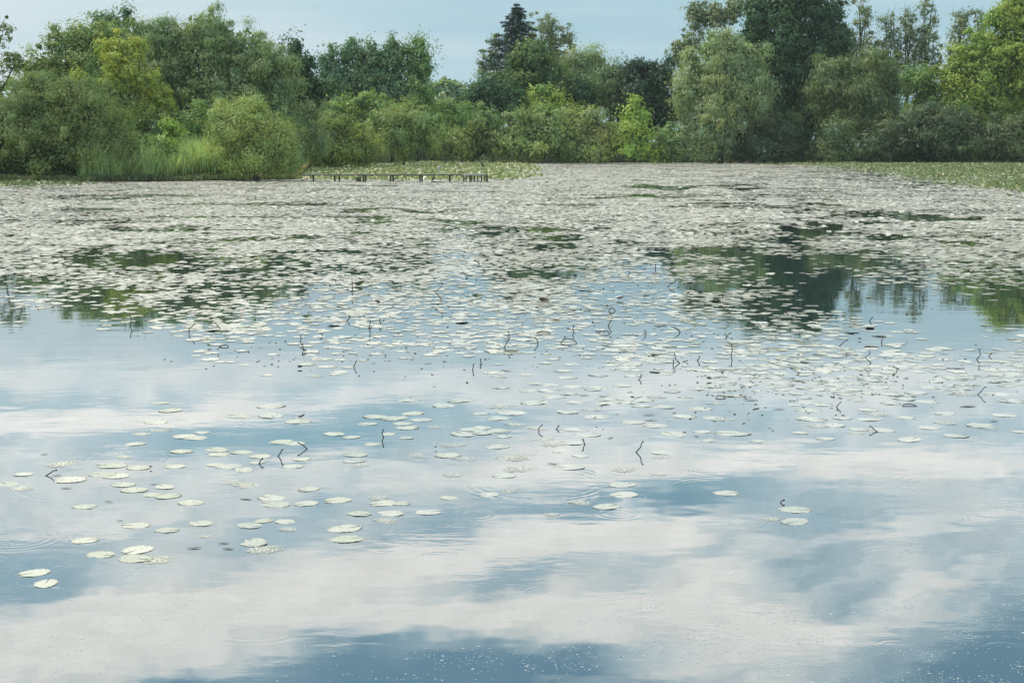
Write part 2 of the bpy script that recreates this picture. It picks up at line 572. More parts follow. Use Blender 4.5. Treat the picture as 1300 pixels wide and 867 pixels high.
def leaves(c, outn, st, Lm, colr, droop):
    n = len(c)
    nrm = unit(outn + rng.normal(0, .42, (n, 3)) + np.array([0, 0, .30]))
    t = rng.normal(0, 1, (n, 3))
    t[:, 2] -= droop * 2.2
    t = unit(t - nrm * (t * nrm).sum(1, keepdims=True))
    b = np.cross(nrm, t)
    L = Lm * .78 * rng.uniform(.5, 1.35, (n, 1))
    wd = L * st['asp'] * .5
    P = np.stack([c - t * L * .5 - b * wd * .35, c + t * L * .62, c - t * L * .1 + b * wd * 1.45], 1)
    return P, np.repeat(colr * LEAF_GAIN, 3, 0)


def build_tree(name, label, cat, style, d, base, lobes, group=None, trunk_r=.22, limbs=7, den=1.0, depth=.85, over=None, bare=0):
    st = dict(STY[style], **(over or {}))
    s = d / F * 1.0
    gx, gy = base
    foot = at_depth(gx, gy, d)
    foot[2] = max(min(foot[2], 1.0), .25)
    root = bpy.data.objects.new(name, None)
    COL.objects.link(root)
    root.location = foot
    root.empty_display_size = .5
    tag(root, label, cat, group)
    allP, allC, tips = [], [], []
    for lb in lobes:
        px, py, rx, ry = lb[:4]
        dy = lb[4] if len(lb) > 4 else 0.0
        c0 = at_depth(px, py, d) + np.array([0, dy * s, 0])
        ax = np.array([rx * s, max(rx, ry * .6) * s * depth, ry * s])
        cr = st['cr'] * s * rng.uniform(.9, 1.1)
        ncl = max(5, int(4.2 * (rx * ry) / st['cr'] ** 2 * (1 - st['thin']) ** 1.2))
        u = unit(rng.normal(0, 1, (ncl, 3)))
        u[:, 1] = np.where(rng.random(ncl) < .62, -np.abs(u[:, 1]), u[:, 1])
        rr = 1.0 - np.abs(rng.normal(0, .20, ncl)) + rng.normal(0, .05, ncl)
        rr = np.clip(rr, .25, 1.10)
        kx = rng.uniform(1.2, 2.6, (3, 3)); kp = rng.uniform(0, 6.28, (3, 3))
        lump = sum(np.sin(u[:, i] * kx[i, 0] * 3 + kp[i, 0]) * np.sin(u[:, (i + 1) % 3] * kx[i, 1] * 3 + kp[i, 1]) for i in range(3)) / 3
        rr = rr * (.93 + .42 * lump)
        out = rng.random(ncl) < .12
        rr = np.where(out, rng.uniform(1.02, 1.14, ncl), rr)
        cc = c0 + u * ax * rr[:, None]
        keep = cc[:, 2] > foot[2] + .05
        cc, u = cc[keep], u[keep]
        ncl = len(cc)
        if ncl == 0:
            continue
        tips.append((c0, cc))
        nl = max(8, int(1.1 * st['den'] * den * rx * ry * 3.14 / ncl * (1 - st['thin'])))
        sc = cr * (rng.uniform(.45, 1.55, ncl) * np.where(out[keep], .55, 1.0))[:, None, None]
        off = rng.normal(0, .50, (ncl, nl, 3)) * sc * np.array([1.0, 1.0, .72 + .5 * st['droop']]) * rng.uniform(.6, 1.4, (ncl, 1, 3))
        off[..., 2] -= st['droop'] * np.abs(off[..., 2]) * .6
        P0 = cc[:, None, :] + off
        on = unit(u / ax * ax.mean())[:, None, :] * .55 + unit(off) * 1.0
        tint = rng.random((ncl, 1, 1)) * .75 + rng.random((ncl, nl, 1)) * .25
        hue = rng.normal(1.0, .08, (ncl, 1, 1))
        colr = (np.array(st['a']) * (1 - tint) + np.array(st['b']) * tint) * np.concatenate([hue, np.ones_like(hue), 2 - hue], 2)
        P0, on, colr = P0.reshape(-1, 3), np.broadcast_to(on, (ncl, nl, 3)).reshape(-1, 3), colr.reshape(-1, 3)
        k = P0[:, 2] > foot[2] - .1
        P, C = leaves(P0[k], on[k], st, st['L'] * max(1.0, s / .085), colr[k], st['droop'])
        allP.append(P); allC.append(C)
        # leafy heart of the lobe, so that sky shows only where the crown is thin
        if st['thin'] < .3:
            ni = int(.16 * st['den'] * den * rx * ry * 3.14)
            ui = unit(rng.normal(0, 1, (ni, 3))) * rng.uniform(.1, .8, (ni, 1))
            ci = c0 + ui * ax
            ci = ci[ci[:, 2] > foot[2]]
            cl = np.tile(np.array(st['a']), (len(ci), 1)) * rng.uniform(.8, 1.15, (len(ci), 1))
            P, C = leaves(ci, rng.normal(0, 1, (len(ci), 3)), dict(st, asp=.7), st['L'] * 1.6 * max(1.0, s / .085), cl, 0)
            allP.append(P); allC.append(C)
    P = np.concatenate(allP) - foot
    C = np.concatenate(allC)
    TREE_TOTAL[0] += len(P)
    v, sz, ix = quads(P)
    link('crown', make_mesh('crown', v, sz, ix, M_LEAF, {'tint': ('FLOAT_COLOR', np.concatenate([C, np.ones((len(C), 1))], 1))}), root)
    # trunk and limbs
    tr = Solid()
    big = max(tips, key=lambda q: q[0][2])[0] - foot
    top = big.copy()
    pts = [np.array([0, 0, -.4]), top * .35 + rng.normal(0, .15, 3), top * .7 + rng.normal(0, .2, 3), top * 1.02]
    tr.tube(pts, [trunk_r * 1.2, trunk_r * .85, trunk_r * .5, trunk_r * .12], 7)
    for c0, cc in tips:
        o = c0 - foot
        st0 = top * np.clip(o[2] / (top[2] + 1e-6) * .55, .1, .8)
        mid = (st0 + o) * .5 + np.array([0, 0, -.03 * abs(o[0] - st0[0])])
        tr.tube([st0, mid, o], [trunk_r * .5, trunk_r * .35, trunk_r * .2], 5)
        pick = cc[rng.permutation(len(cc))[:limbs]] - foot
        for q in pick:
            m = (o + q) * .5 + rng.normal(0, .12, 3)
            tr.tube([o, m, q], [trunk_r * .2, trunk_r * .13, trunk_r * .04], 4)
            for _ in range(bare):
                e = q + rng.normal(0, .5, 3) + np.array([0, 0, rng.uniform(.5, 2.2)])
                tr.tube([q, (q + e) / 2 + rng.normal(0, .1, 3), e], [trunk_r * .09, trunk_r * .06, trunk_r * .02], 3)
    link('trunk', tr.mesh('trunk', M_BARK), root)
    return root


def build_conifer(name, label, d, px, top, bottom, halfw, group=None):
    s = d / F
    foot = at_depth(px, 200, d)
    foot[2] = .8
    root = bpy.data.objects.new(name, None)
    COL.objects.link(root)
    root.location = foot
    tag(root, label, 'tree', group)
    zt, zb = at_depth(px, top, d)[2] - foot[2], at_depth(px, bottom, d)[2] - foot[2]
    tr = Solid().tube([(0, 0, -.4), (0, 0, zb), (0, 0, zt)], [.4, .3, .03], 8)
    Ps, Os, Cs = [], [], []
    z = zt - .3
    while z > zb:
        f = (zt - z) / (zt - zb)
        nb = 5 + int(4 * f)
        a0 = rng.random() * 6.28
        for k in range(nb):
            a = a0 + k * 6.28 / nb + rng.normal(0, .15)
            r = halfw * s * (f ** .85) * rng.uniform(.55, 1.2) + .35
            dirv = np.array([math.cos(a), math.sin(a), 0])
            tip = dirv * r + np.array([0, 0, z + .12 * r - .18 * r])
            tr.tube([(0, 0, z), tip], [.06, .015], 3)
            n = int(50 + 110 * r / 2)
            t = rng.random((n, 1)) ** .7
            spread = .16 * r * (1.05 - t) + .12
            c = np.array([0, 0, z]) * (1 - t) + tip * t + rng.normal(0, 1, (n, 3)) * spread * np.array([1, 1, .55]) - np.array([0, 0, .15])
            Ps.append(c)
            Os.append(np.tile(dirv * .5 + np.array([0, 0, .8]), (n, 1)))
            Cs.append(np.array([.010, .024, .019]) * rng.uniform(.7, 1.5, (n, 1)))
        z -= rng.uniform(.35, .75) * (1 + .8 * f)
    P, C = leaves(np.concatenate(Ps), np.concatenate(Os), dict(asp=.35), .62, np.concatenate(Cs), .3)
    TREE_TOTAL[0] += len(P)
    v, sz, ix = quads(P)
    link('crown', make_mesh('crown', v, sz, ix, M_LEAF, {'tint': ('FLOAT_COLOR', np.concatenate([C, np.ones((len(C), 1))], 1))}), root)
    link('trunk', tr.mesh('trunk', M_BARK), root)
    return root


NB = 'shrubs and trees on the near bank'
BL = 'tall trees behind the near bank'
CS = 'shrubs along the far shore'
CT = 'trees behind the far shore'
RT = 'tall trees at the far shore beyond the green lily bed'
T = build_tree
# --- near bank with the reeds
T('willow_shrub', 'broad rounded olive willow shrub overhanging the water at the picture edge', 'shrub', 'sallow', 143, (62, 228),
  [(45, 150, 52, 48), (108, 150, 56, 44), (15, 175, 55, 45), (70, 185, 72, 42), (130, 178, 42, 38), (55, 118, 32, 22), (105, 118, 32, 20), (-40, 170, 50, 55)], NB, .25, over=dict(a=(.052, .078, .030), b=(.100, .126, .046)))
T('willow_shrub', 'pale feathery willow shrub on the tip of the near bank beside the jetty', 'shrub', 'sallow', 143, (325, 226),
  [(318, 165, 38, 40), (300, 185, 30, 34), (345, 180, 34, 38), (322, 138, 24, 18), (285, 160, 20, 30), (330, 205, 36, 20), (362, 192, 20, 26)], NB, .2, over=dict(a=(.085, .115, .042), b=(.145, .175, .062)))
T('sapling', 'slender yellow-green sapling rising out of the reeds', 'tree', 'bright', 150, (218, 228),
  [(216, 165, 12, 14), (212, 185, 16, 18), (222, 200, 16, 20)], NB, .06)
T('shrub', 'dark green bush squeezed between the reeds and the big grey willow', 'shrub', 'mid', 156, (252, 226),
  [(250, 155, 14, 22), (262, 178, 14, 24), (240, 190, 16, 20)], NB, .1)
T('shrub', 'yellowish grassy shrub at the head of the lily bay', 'shrub', 'bright', 218, (395, 212),
  [(385, 195, 18, 16), (405, 202, 16, 9), (425, 206, 10, 6)], NB, .08)
# --- tall trees behind
T('walnut_tree', 'open dark-leaved tree cut by the picture edge with sky behind', 'tree', 'sparse', 175, (-18, 226),
  [(-2, 40, 20, 22), (-10, 90, 40, 26), (22, 75, 18, 14), (-25, 120, 45, 30)], BL, .3, 9, over=dict(a=(.045, .07, .02), b=(.085, .11, .03), L=.5))
T('ash_tree', 'rounded mid-green tree behind the broad willow shrub', 'tree', 'mid', 180, (95, 220),
  [(92, 65, 36, 34), (125, 60, 32, 30), (60, 90, 30, 28), (110, 100, 55, 34), (80, 120, 50, 30), (45, 100, 20, 20), (140, 130, 44, 34), (170, 165, 40, 30)], BL, .35, over=dict(a=(.065, .098, .036), b=(.105, .135, .046)))
T('poplar_tree', 'thin dark treetops peeping over the rounded mid-green tree', 'tree', 'poplar', 205, (145, 215),
  [(127, 32, 9, 20), (146, 36, 10, 22), (160, 33, 8, 20), (145, 70, 26, 30)], BL, .25)
T('maple_tree', 'golden yellow-leaved young tree in front of the dark willow', 'tree', 'yellow', 166, (182, 222),
  [(150, 66, 26, 24), (176, 62, 14, 16), (185, 105, 22, 20), (208, 125, 16, 16), (160, 95, 28, 26), (188, 140, 26, 20), (98, 98, 9, 8)], BL, .2)
T('willow_tree', 'largest grey-green willow with a domed crown behind the reeds', 'tree', 'willow', 190, (270, 216),
  [(208, 62, 42, 44), (262, 52, 44, 40), (310, 75, 44, 44), (235, 110, 62, 52), (345, 100, 36, 44), (295, 125, 66, 48), (345, 140, 40, 40), (215, 150, 40, 34), (180, 45, 18, 22), (270, 160, 70, 30)], BL, .5, over=dict(a=(.064, .096, .046), b=(.112, .145, .068)))
T('poplar_tree', 'narrow dark green tree tucked beside the big grey willow', 'tree', 'dark', 205, (380, 212),
  [(374, 70, 11, 22), (384, 95, 16, 26), (378, 120, 22, 26), (398, 115, 14, 20)], BL, .25)
for (px, tp, hw, lab, sty) in ((420, 60, 13, 'shortest poplar at the start of the dark poplar row', 'poplar'), (447, 49, 17, 'blue-green poplar second in the dark row', 'poplar'),
                               (474, 54, 15, 'middle poplar of the dark row, lower than both neighbours', 'poplar'), (498, 47, 17, 'tallest blue-green poplar of the row behind the bay', 'poplar'),
                               (530, 47, 16, 'light green poplar ending the dark row at the sky gap', 'mid')):
    T('poplar_tree', lab, 'tree', sty, 262, (px, 203),
      [(px, tp + 10, hw * .5, 13), (px - hw * .45, tp + 26, hw * .6, 18), (px + hw * .5, tp + 30, hw * .55, 20), (px, tp + 52, hw * 1.25, 28), (px, tp + 78, hw * 1.4, 24), (px, tp + 106, hw * 1.4, 24)], 'row of poplars behind the lily bay', .3, 6)
# --- head of the bay
T('shrub', 'yellow-green bush low under the dark poplar row', 'shrub', 'bright', 238, (463, 208),
  [(440, 140, 26, 14), (470, 130, 20, 14), (490, 138, 16, 12), (410, 150, 28, 18)], CS, .12, over=dict(a=(.062, .100, .030), b=(.104, .142, .042)))
T('shrub', 'long olive willow thicket closing the head of the lily bay', 'shrub', 'sallow', 232, (512, 208),
  [(490, 160, 30, 22), (525, 158, 34, 22), (550, 165, 18, 18), (510, 175, 40, 20)], CS, .15, over=dict(L=.5))
T('shrub', 'rounded dark olive bush standing at the water of the bay', 'shrub', 'sallow', 215, (430, 212),
  [(425, 165, 32, 26), (440, 185, 36, 26), (410, 185, 28, 24), (455, 195, 18, 16)], CS, .15, over=dict(L=.5, a=(.065, .09, .032), b=(.125, .150, .045)))
T('shrub', 'pale soft willow bush between the bank tip and the bay', 'shrub', 'willow', 205, (388, 212),
  [(385, 145, 24, 24), (375, 170, 28, 26), (395, 175, 22, 22)], CS, .12)
T('shrub', 'mid green bush below the far gap in the trees', 'shrub', 'mid', 268, (566, 205),
  [(560, 138, 20, 14), (580, 150, 20, 16), (548, 150, 16, 12)], CS, .12, over=dict(a=(.06, .1, .03), b=(.1, .14, .04)))
# --- far beyond the gap
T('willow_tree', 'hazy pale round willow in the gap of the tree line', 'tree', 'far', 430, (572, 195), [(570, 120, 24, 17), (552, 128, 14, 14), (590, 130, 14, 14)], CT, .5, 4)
fp, fc = [], []
for k in range(260):
    x = rng.uniform(-500, 500)
    c = np.array([x, rng.uniform(700, 800), 0])
    hgt = 22 + 13 * N1(x / 30, 3.0) + rng.uniform(-4, 4)
    n = 60
    q = c + rng.normal(0, 1, (n, 3)) * np.array([7, 5, 0])
    q[:, 2] = rng.random(n) ** .6 * hgt
    fp.append(q)
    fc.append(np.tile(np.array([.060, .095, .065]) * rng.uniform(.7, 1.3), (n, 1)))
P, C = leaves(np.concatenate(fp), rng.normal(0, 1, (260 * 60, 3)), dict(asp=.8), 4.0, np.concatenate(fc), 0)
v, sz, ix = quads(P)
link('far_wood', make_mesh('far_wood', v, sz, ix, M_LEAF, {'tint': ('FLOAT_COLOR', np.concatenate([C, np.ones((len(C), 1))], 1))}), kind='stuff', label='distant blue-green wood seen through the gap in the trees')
# --- centre group
build_conifer('spruce_tree', 'tall dark blue-green spruce rising above the centre trees', 312, 656, 4, 112, 62, CT)
build_conifer('spruce_tree', 'short dark spruce top between birch and round tree', 330, 701, 48, 105, 28, CT)
T('birch_tree', 'thin grey-green birch leaning beside the tall spruce', 'tree', 'sparse', 325, (702, 202),
  [(690, 35, 22, 20), (706, 50, 22, 24), (680, 60, 16, 18), (722, 55, 10, 18), (705, 85, 24, 22)], CT, .25, 9, den=1.5, over=dict(thin=.3))
T('birch_tree', 'thin pale tree showing on the open side of the tall spruce', 'tree', 'sparse', 328, (620, 202), [(622, 75, 14, 20), (612, 98, 12, 16), (630, 50, 8, 14)], CT, .2, 8, den=1.4, over=dict(thin=.3))
T('lime_tree', 'dense round dark green tree in front of the spruce', 'tree', 'dark', 298, (672, 204),
  [(668, 72, 24, 17), (688, 88, 24, 20), (652, 92, 20, 18), (672, 108, 38, 22)], CT, .3, over=dict(a=(.022, .048, .016), b=(.058, .086, .026)))
T('oak_tree', 'broad dark tree on the open side below the spruce', 'tree', 'dark', 292, (626, 204), [(628, 112, 24, 16), (608, 122, 20, 16), (645, 122, 22, 18), (625, 138, 34, 18)], CT, .3)
T('willow_tree', 'pale domed willow behind the dark round trees of the centre', 'tree', 'willow', 318, (742, 203), [(735, 85, 26, 24), (755, 82, 22, 20), (742, 105, 36, 22)], CT, .35)
T('oak_tree', 'small round dark tree under the pale domed willow', 'tree', 'dark', 300, (733, 204), [(733, 112, 20, 16), (738, 130, 24, 18)], CT, .25)
T('willow_tree', 'grey-green tree beside the blackish tree of the centre', 'tree', 'willow', 304, (772, 204), [(778, 100, 24, 22), (765, 122, 24, 22), (790, 125, 24, 24)], CT, .3, over=dict(a=(.05, .08, .04), b=(.085, .115, .06)))
T('oak_tree', 'broad blackish tree next to the great silver willow', 'tree', 'dark', 302, (822, 204),
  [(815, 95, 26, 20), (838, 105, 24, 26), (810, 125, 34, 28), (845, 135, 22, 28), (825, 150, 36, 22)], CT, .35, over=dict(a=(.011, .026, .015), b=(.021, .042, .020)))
T('shrub', 'fresh bright green bush in front of the round dark trees', 'shrub', 'bright', 293, (688, 205), [(668, 128, 16, 10), (690, 122, 18, 12), (708, 128, 14, 10), (650, 132, 12, 8)], CS, .12)
# --- far shoreline shrubs
T('willow_shrub', 'olive shoreline willow shrub behind the end of the jetty', 'shrub', 'sallow', 284, (600, 206),
  [(585, 165, 24, 22), (610, 158, 26, 22), (600, 182, 40, 22), (570, 185, 22, 18), (630, 180, 20, 20)], CS, .15, over=dict(L=.55, a=(.07, .1, .036)))
T('willow_shrub', 'large billowing olive willow shrub at the middle of the far shore', 'shrub', 'sallow', 284, (690, 206),
  [(665, 155, 26, 20), (700, 150, 28, 20), (720, 165, 20, 22), (685, 178, 44, 24), (655, 182, 24, 20)], CS, .15, over=dict(L=.55))
T('willow_shrub', 'olive willow shrub touching the bright conical sapling', 'shrub', 'sallow', 283, (760, 206),
  [(748, 168, 22, 22), (768, 172, 24, 22), (755, 190, 34, 16), (752, 150, 10, 12)], CS, .15, over=dict(L=.55, a=(.08, .1, .04)))
T('alder_sapling', 'bright green conical sapling with a spiky top at the far shore', 'tree', 'bright', 281, (806, 206),
  [(806, 128, 5, 12), (805, 148, 14, 14), (806, 168, 20, 18), (806, 188, 24, 18)], CS, .12)
T('shrub', 'low grassy green shrub beside the conical sapling at the waterline', 'shrub', 'mid', 284, (848, 206), [(845, 175, 14, 18), (850, 193, 24, 13), (838, 190, 14, 14)], CS, .08, over=dict(a=(.07, .105, .035), b=(.10, .14, .05)))
# --- right group
T('willow_tree', 'great silver-green willow with a towering soft crown at the far shore', 'tree', 'willow', 284, (915, 206),
  [(915, 65, 36, 30), (945, 78, 30, 32), (885, 95, 30, 26), (925, 110, 50, 34), (875, 120, 22, 26), (950, 125, 32, 32), (915, 148, 46, 30), (900, 178, 34, 24), (872, 175, 18, 24)], RT, .5)
T('poplar_tree', 'thin grey treetop showing behind the great silver willow', 'tree', 'sparse', 330, (885, 202),
  [(885, 20, 18, 22), (905, 22, 20, 22), (875, 60, 22, 22), (860, 72, 14, 16), (930, 15, 16, 20)], RT, .3, 9, den=1.5, over=dict(thin=.25))
T('oak_tree', 'massive dark green oak towering beside the silver willow', 'tree', 'dark', 310, (1015, 204),
  [(975, 15, 34, 30), (1015, 10, 40, 32), (1050, 35, 28, 34), (990, 60, 46, 36), (1040, 70, 40, 34), (1000, 105, 44, 34), (1035, 115, 36, 34), (960, 45, 22, 26), (1065, 60, 16, 24), (980, 140, 40, 26), (1040, 150, 44, 28), (1000, 170, 40, 26)], RT, .6, 9)
for (px, tp, lab) in ((1094, 2, 'dark-topped sparse poplar with bare trunk beside the massive oak'), (1128, 22, 'half-bare grey poplar with dead twigs at its top'),
                      (1152, 12, 'ivy-hung thin poplar in the middle of the bare poplars'), (1176, 4, 'fuller grey-green poplar ending the bare poplar group'),
                      (1220, 10, 'loose grey poplar peeping over the yellow-green tree'), (1244, 20, 'small pale poplar top against the sky near the yellow-green tree')):
    T('poplar_tree', lab, 'tree', 'sparse', 335, (px, 203),
      [(px - 3, tp + 10, 9, 18), (px + 5, tp + 22, 9, 20), (px, tp + 42, 15, 26), (px - 9, tp + 48, 9, 20), (px + 9, tp + 66, 12, 26), (px - 3, tp + 78, 18, 26)], 'sparse poplars at the back', .42, 9, den=1.25, bare=2)
T('willow_tree', 'brownish-green willow below the bare poplars', 'tree', 'willow', 292, (1090, 205),
  [(1065, 95, 32, 26), (1110, 88, 34, 26), (1085, 125, 50, 34), (1125, 120, 26, 32), (1100, 155, 50, 30), (1050, 120, 22, 26)], RT, .4, over=dict(a=(.046, .068, .028), b=(.082, .106, .044)))
T('ash_tree', 'small light green tree between brownish willow and yellow-green tree', 'tree', 'bright', 300, (1172, 205), [(1165, 105, 20, 20), (1180, 120, 22, 20), (1172, 145, 30, 24), (1160, 165, 34, 24)], RT, .2, over=dict(a=(.055, .095, .03), b=(.095, .14, .04)))
T('chestnut_tree', 'huge yellow-green tree filling the picture corner', 'tree', 'bright', 297, (1275, 206),
  [(1285, 25, 34, 34), (1245, 70, 38, 30), (1300, 70, 50, 44), (1215, 100, 32, 26), (1260, 110, 56, 34), (1320, 110, 50, 44), (1235, 135, 44, 24), (1290, 150, 50, 30), (1320, 175, 50, 34), (1250, 165, 40, 24), (1340, 60, 50, 50), (1330, 20, 40, 30)], RT, .5, 9,
  over=dict(a=(.060, .098, .020), b=(.135, .165, .028)))
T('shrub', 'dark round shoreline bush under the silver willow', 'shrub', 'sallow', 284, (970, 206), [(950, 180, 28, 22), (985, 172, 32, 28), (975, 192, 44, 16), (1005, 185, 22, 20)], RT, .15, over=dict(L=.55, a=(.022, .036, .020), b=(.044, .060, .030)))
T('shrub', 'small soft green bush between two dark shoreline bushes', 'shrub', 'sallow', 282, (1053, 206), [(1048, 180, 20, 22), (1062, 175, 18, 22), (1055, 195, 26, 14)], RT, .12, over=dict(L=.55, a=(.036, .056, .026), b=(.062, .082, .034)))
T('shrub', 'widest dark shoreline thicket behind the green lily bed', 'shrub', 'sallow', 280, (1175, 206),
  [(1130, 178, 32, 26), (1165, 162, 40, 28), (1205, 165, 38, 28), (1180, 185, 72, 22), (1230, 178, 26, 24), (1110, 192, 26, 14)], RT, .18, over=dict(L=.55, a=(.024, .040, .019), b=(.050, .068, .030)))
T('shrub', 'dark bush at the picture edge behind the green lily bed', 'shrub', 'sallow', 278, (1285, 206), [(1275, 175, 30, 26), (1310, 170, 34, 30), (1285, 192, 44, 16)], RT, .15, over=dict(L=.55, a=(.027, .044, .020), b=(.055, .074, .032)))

# dim undergrowth at the foot of the trees, behind the first shrubs
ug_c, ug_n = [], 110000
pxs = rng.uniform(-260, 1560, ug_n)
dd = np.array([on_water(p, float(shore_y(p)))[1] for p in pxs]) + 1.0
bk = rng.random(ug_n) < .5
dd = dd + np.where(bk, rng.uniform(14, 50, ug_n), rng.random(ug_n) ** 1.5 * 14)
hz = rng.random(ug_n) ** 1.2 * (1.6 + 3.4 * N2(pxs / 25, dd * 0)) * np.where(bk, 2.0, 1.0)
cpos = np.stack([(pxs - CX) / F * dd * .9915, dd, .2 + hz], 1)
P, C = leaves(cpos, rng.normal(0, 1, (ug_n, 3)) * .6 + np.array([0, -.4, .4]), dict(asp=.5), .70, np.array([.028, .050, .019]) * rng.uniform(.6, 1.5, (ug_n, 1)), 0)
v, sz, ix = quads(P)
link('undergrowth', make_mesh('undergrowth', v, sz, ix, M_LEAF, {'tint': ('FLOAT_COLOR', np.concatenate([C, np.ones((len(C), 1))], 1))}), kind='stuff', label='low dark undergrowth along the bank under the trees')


def blades(n, x0, x1, y_of, hgt, colr, wid, deep, lean=.12, name='reed_bed', label=''):
    px = rng.uniform(x0, x1, n)
    d0 = np.array([on_water(p, float(y_of(p)))[1] for p in px])
    dep = d0 + .4 + rng.random(n) * deep
    base = np.stack([(px - CX) / F * dep * .9915, dep, np.full(n, .1)], 1)
    h = hgt * rng.uniform(.5, 1.1, n) * (.62 + .6 * N3(px / 13, dep / 6)) * np.clip(np.minimum(px - x0, x1 - px) / 14 + .35, .35, 1)
    ln = rng.normal(0, lean, (n, 2)) * h[:, None]
    mid = base + np.stack([ln[:, 0] * .3, ln[:, 1] * .3, h * .55], 1)
    tip = base + np.stack([ln[:, 0] * 1.2, ln[:, 1] * 1.2, h], 1)
    a = rng.uniform(0, 3.14, n)
    sd = np.stack([np.cos(a), np.sin(a), a * 0], 1) * wid * rng.uniform(.6, 1.3, (n, 1))
    P = np.stack([base - sd, base + sd, mid + sd * .9, tip, mid - sd * .9], 1)
    v, sz, ix = quads(P)
    C = np.repeat(np.array(colr) * 1.7 * rng.uniform(.65, 1.4, (n, 1)) * np.stack([1.1 + .25 * (N1(px / 12, dep) - .5), np.ones(n), np.ones(n)], 1), 5, 0)
    return link(name, make_mesh(name, v, sz, ix, M_REED, {'tint': ('FLOAT_COLOR', np.concatenate([C, np.ones((len(C), 1))], 1))}), kind='stuff', label=label)


blades(20000, 100, 285, shore_y, 4.1, (.220, .320, .125), .026, 9, .22, 'reed_bed', label='tall blue-green reeds on the near bank')
blades(2600, 190, 300, shore_y, 1.3, (.14, .18, .04), .04, 2.0, .3, 'bank_grass', 'short yellow-green grass on the edge of the near bank')
blades(1500, 290, 376, shore_y, .9, (.07, .10, .035), .04, 1.5, .4, 'bank_grass', 'low rough grass on the tip of the near bank')
blades(5000, 470, 575, shore_y, 4.2, (.115, .160, .075), .07, 9, label='pale reeds at the head of the lily bay')
blades(1500, 835, 862, shore_y, 4.5, (.10, .14, .06), .07, 6, label='small pale reed clump beside the conical sapling')
blades(2600, 376, 470, shore_y, 1.6, (.15, .16, .045), .05, 4, .3, 'bank_grass', 'yellowish grass fringe round the lily bay')

blades(7000, -160, 378, lambda p: float(shore_y(p)) + .5, .7, (.07, .10, .035), .03, 1.6, .6, 'bank_grass', 'rough overhanging grass along the water edge of the near bank')

# ------------------------------------------------------------------ lily pads
rows = [206, 215, 232, 245, 262, 283, 310, 330, 350, 365, 385, 410, 425, 440, 455, 475, 490, 510, 530, 560, 900]
G = np.array([
    [.0, .0, .0, .0, .45, .45, .45, .85, .80, .80, .70, .20, .20, .2],
    [.0, .0, .0, .0, .45, .45, .55, .92, .92, .9, .82, .30, .20, .2],
    [.4, .7, .85, .85, .8, .8, .85, .9, .9, .85, .85, .8, .55, .4],
    [.93, .93, .93, .93, .93, .93, .93, .93, .92, .9, .84, .86, .8, .68],
    [.85, .85, .85, .85, .88, .88, .88, .85, .88, .85, .72, .8, .85, .85],
    [.75, .78, .75, .82, .85, .75, .75, .70, .85, .78, .62, .75, .82, .82],
    [.75, .72, .72, .80, .80, .78, .75, .68, .75, .70, .50, .65, .75, .75],
    [.60, .40, .35, .60, .72, .72, .68, .62, .65, .50, .30, .40, .70, .75],
    [.50, .55, .60, .65, .65, .62, .60, .50, .55, .35, .35, .50, .65, .62],
    [.30, .50, .55, .60, .60, .55, .55, .50, .50, .45, .35, .15, .08, .05],
    [.22, .38, .45, .58, .58, .55, .55, .50, .50, .45, .40, .15, .04, .02],
    [.08, .15, .28, .50, .50, .50, .50, .50, .50, .45, .40, .20, .05, .02],
    [.0, .0, .12, .45, .50, .50, .50, .50, .50, .50, .45, .35, .25, .15],
    [.0, .0, .12, .38, .40, .40, .40, .40, .42, .45, .50, .45, .40, .30],
    [.0, .0, .05, .28, .32, .30, .30, .35, .38, .45, .50, .45, .40, .30],
    [.0, .0, .0, .02, .08, .12, .20, .22, .32, .38, .42, .35, .30, .25],
    [.0, .0, .0, .0, .0, .02, .08, .10, .22, .38, .38, .30, .25, .25],
    [.0, .0, .0, .0, .0, .0, .0, .0, .15, .38, .20, .10, .15, .10],
    [.0, .0, .0, .0, .0, .0, .0, .0, .05, .30, .10, .0, .0, .0],
    [.0] * 14, [.0] * 14])
HOLES = [(300, 345, 60, 4), (940, 318, 70, 5), (1120, 335, 60, 5), (930, 365, 50, 7), (400, 318, 60, 3), (1085, 275, 40, 6), (1230, 310, 50, 3), (780, 305, 60, 3), (140, 370, 60, 4),
         (567, 281, 30, 5.5), (180, 330, 90, 12), (685, 293, 60, 7), (1030, 290, 16, 24), (1000, 340, 95, 17), (1060, 362, 90, 14), (1010, 385, 60, 9),
         (240, 293, 120, 3.5), (100, 282, 110, 3), (870, 238, 80, 3), (960, 262, 110, 4), (890, 320, 60, 6), (1100, 300, 120, 4), (700, 345, 50, 8), (60, 405, 30, 16), (690, 315, 40, 4),
         (1180, 278, 130, 2.5), (500, 268, 70, 2.5), (830, 252, 70, 2.5)]


